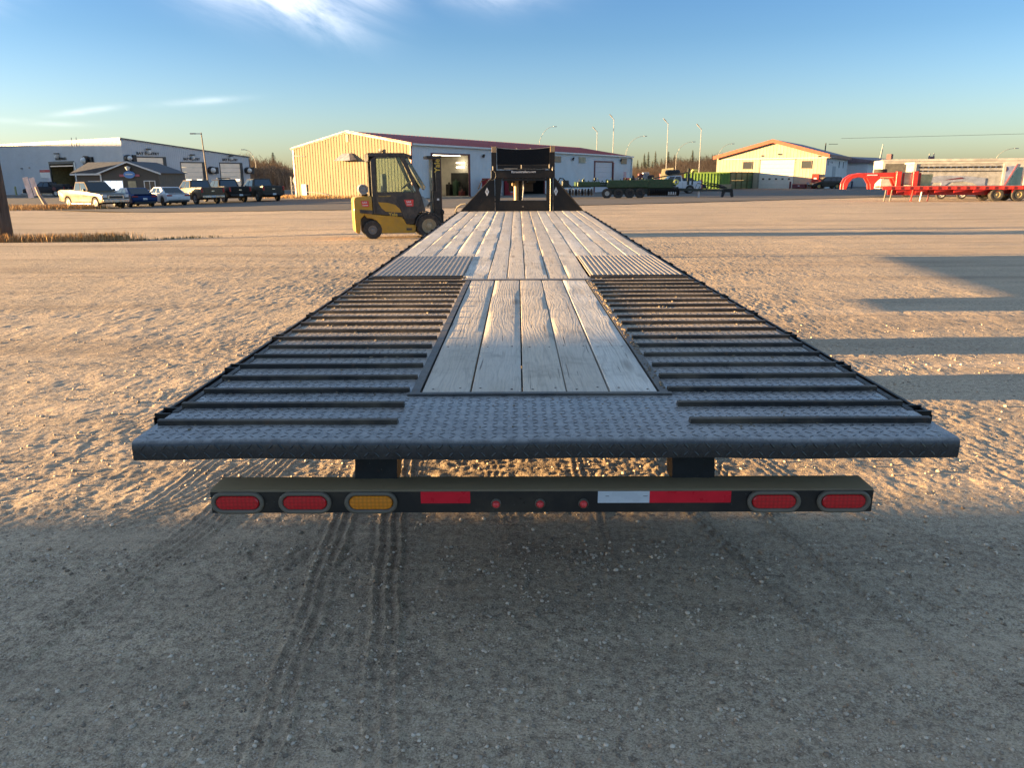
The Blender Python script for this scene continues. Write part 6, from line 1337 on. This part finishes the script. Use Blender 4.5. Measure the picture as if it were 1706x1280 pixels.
def spruce(x,y,s,lab,grp,k,w_=1.):
    e_=thing('spruce_tree',lab,'spruce',(x,y,-.3),r_.uniform(0,6),grp); e_.scale=(s*w_,s*w_,s); inst(SP[k%5][0],'crown',e_); inst(SP[k%5][1],'trunk',e_)
# the tree line right of the workshop, and the small clump on the left
az_=lambda px:math.tan(math.atan((px-853)/1281)-R(.49))
px=1056; k=0
def SPL(k,px,big):
    key=(big,seg_(px)); CNT[key]=CNT.get(key,0)+1
    return ORD[CNT[key]-1]+' '+('tall' if big else 'short')+' dark spruce '+(seg_(px)+', counted from the left')
ORD=['first','second','third','fourth','fifth','sixth','seventh','eighth','ninth']; CNT={}
def seg_(px): return ('beside the workshop end' if px<1080 else 'behind the left white light mast' if px<1100 else 'between the two white light masts' if px<1130 else 'above the dark blue hatchback' if px<1150 else 'above the lime container' if px<1180 else 'close to the cream shop')
while px<1196:
    Y=300+r_.uniform(-22,22); big=r_.random()<.35; s=(1.18 if big else .92)*r_.uniform(.85,1.1)
    spruce(az_(px)*Y,Y,s,SPL(k,px,big),'spruces in the distant tree line',k,r_.uniform(1.1,1.7)); px+=r_.uniform(2.2,7.5); k+=1
for px,s,lab in ((473,1.45,'tallest dark spruce above the brush left of the workshop'),(466,.85,'short dark spruce left of the tallest one beside the workshop gable'),(480,.95,'medium dark spruce right of the tallest one beside the workshop gable'),(487,.8,'small spruce closest to the workshop gable corner'),(434,1.1,'thin dark spruce behind the left curved street lamp')):
    spruce(az_(px)*240,240,s*.78,lab,None,k,2.2 if px==473 else 1.5); k+=1
def brush(name,n,xr,yr,h0,h1,label,seed,m=None):
    r=random.Random(seed); mb=MB()
    for i in range(n):
        y=r.uniform(*yr); x=az_(r.uniform(*xr))*y; h=r.uniform(h0,h1)*(.8+.35*math.sin(x*.11+y*.05)+.12*math.sin(x*.5)); 
        for k in range(3):
            a=r.uniform(-.5,.5); b=r.uniform(-.3,.3); w_=r.uniform(.07,.15); q0=Vector((x,y,-.3)); q1=q0+Vector((a*h*.35,b*h*.3,h*.6)); q2=q1+Vector((a*h*.25+r.uniform(-.3,.3),b,h*.4*r.uniform(.6,1)))
            mb.add([q0+Vector((-w_,0,0)),q0+Vector((w_,0,0)),q1+Vector((w_*.6,0,0)),q1-Vector((w_*.6,0,0)),q2],[(0,1,2,3),(3,2,4)])
            for _ in range(4):
                t_=r.uniform(.3,1.); p0=q0.lerp(q1,t_) if t_<.6 else q1.lerp(q2,(t_-.6)/.4); d=Vector((r.uniform(-1,1),r.uniform(-.5,.5),r.uniform(.3,1)))*h*.18; mb.add([p0-Vector((.05,0,0)),p0+Vector((.05,0,0)),p0+d],[(0,1,2)])
    return setp(mb.build(name,m or M_brush,None,fix=False),label,'brush',kind='stuff')
brush('bare_brush',3600,(1045,1200),(235,285),5.0,8.0,'brown leafless brush along the tree line right of the workshop',1)
brush('bare_brush',2600,(412,500),(190,235),4.8,8.0,'brown leafless brush between the truck wash and the workshop',2)
brush('low_brush',900,(425,498),(150,175),3.0,4.4,'lower greyish brush in front, between the truck wash and the workshop',3,bmat('grey_brush',(.09,.08,.075),(.16,.13,.10)))
brush('distant_brush',1600,(1395,1760),(250,300),2.5,4.,'thin far brush on the horizon behind the right-hand trailers',5)
brush('distant_brush',1800,(-250,430),(250,300),2.5,4.,'thin far brush on the horizon behind the truck wash',6)
# dry grass by the utility pole
def grass(name,spots,n,hh,label,seed,cols):
    r=random.Random(seed); mb=MB()
    for i in range(n):
        cx,cy,rx,ry=spots[r.randrange(len(spots))]; x=cx+r.gauss(0,rx); y=cy+r.gauss(0,ry); z=ground_h(x,y)-.01; h=hh*r.uniform(.35,1.2); a=r.uniform(0,6.28); b=r.uniform(.05,.6)*h; w_=r.uniform(.004,.010)*(1+y/45)
        d=Vector((math.cos(a),math.sin(a),0)); s_=Vector((-d.y,d.x,0))*w_; q0=Vector((x,y,z)); q1=q0+d*b*.4+Vector((0,0,h*.6)); q2=q0+d*b+Vector((0,0,h))
        mb.add([q0-s_,q0+s_,q1+s_*.7,q1-s_*.7,q2],[(0,1,2,3),(3,2,4)])
    return setp(mb.build(name,cols,None,fix=False),label,'grass',kind='stuff')
M_straw=bmat('straw_grass',(.42,.24,.10),(.55,.36,.17)); M_gg=bmat('green_grey_grass',(.10,.10,.06),(.18,.16,.09))
grass('dry_grass',[(-16.4,25.1,.7,.35),(-15.3,25.3,.6,.3),(-14.3,25.6,.5,.25),(-13.7,25.9,.45,.25),(-17.2,25.,.6,.4)],3600,.30,'tuft of dry orange grass round the foot of the utility pole',1,M_straw)
grass('ditch_grass',[(-13.2,26.,.6,.2),(-12.2,26.2,.7,.15),(-14.,25.2,.8,.15),(-11.,26.4,.5,.1)],420,.11,'sparse grey green grass in the shallow ditch right of the utility pole',2,M_gg)
grass('verge_grass',[(-36.,57.,2.2,.9),(-33.6,57.5,1.2,.7),(-39.,58.,2.2,.9),(-31.5,56.9,.8,.4)],5200,.40,'dry grass verge around the leaning sign and silver pickup',3,M_straw)
grass('wall_grass',[(-15.,76.2,2.2,1.4),(-19.5,79.,1.6,1.2),(-24.,83.,1.4,1.)],2500,.35,'dry grass along the foot of the workshop gable',4,M_straw)
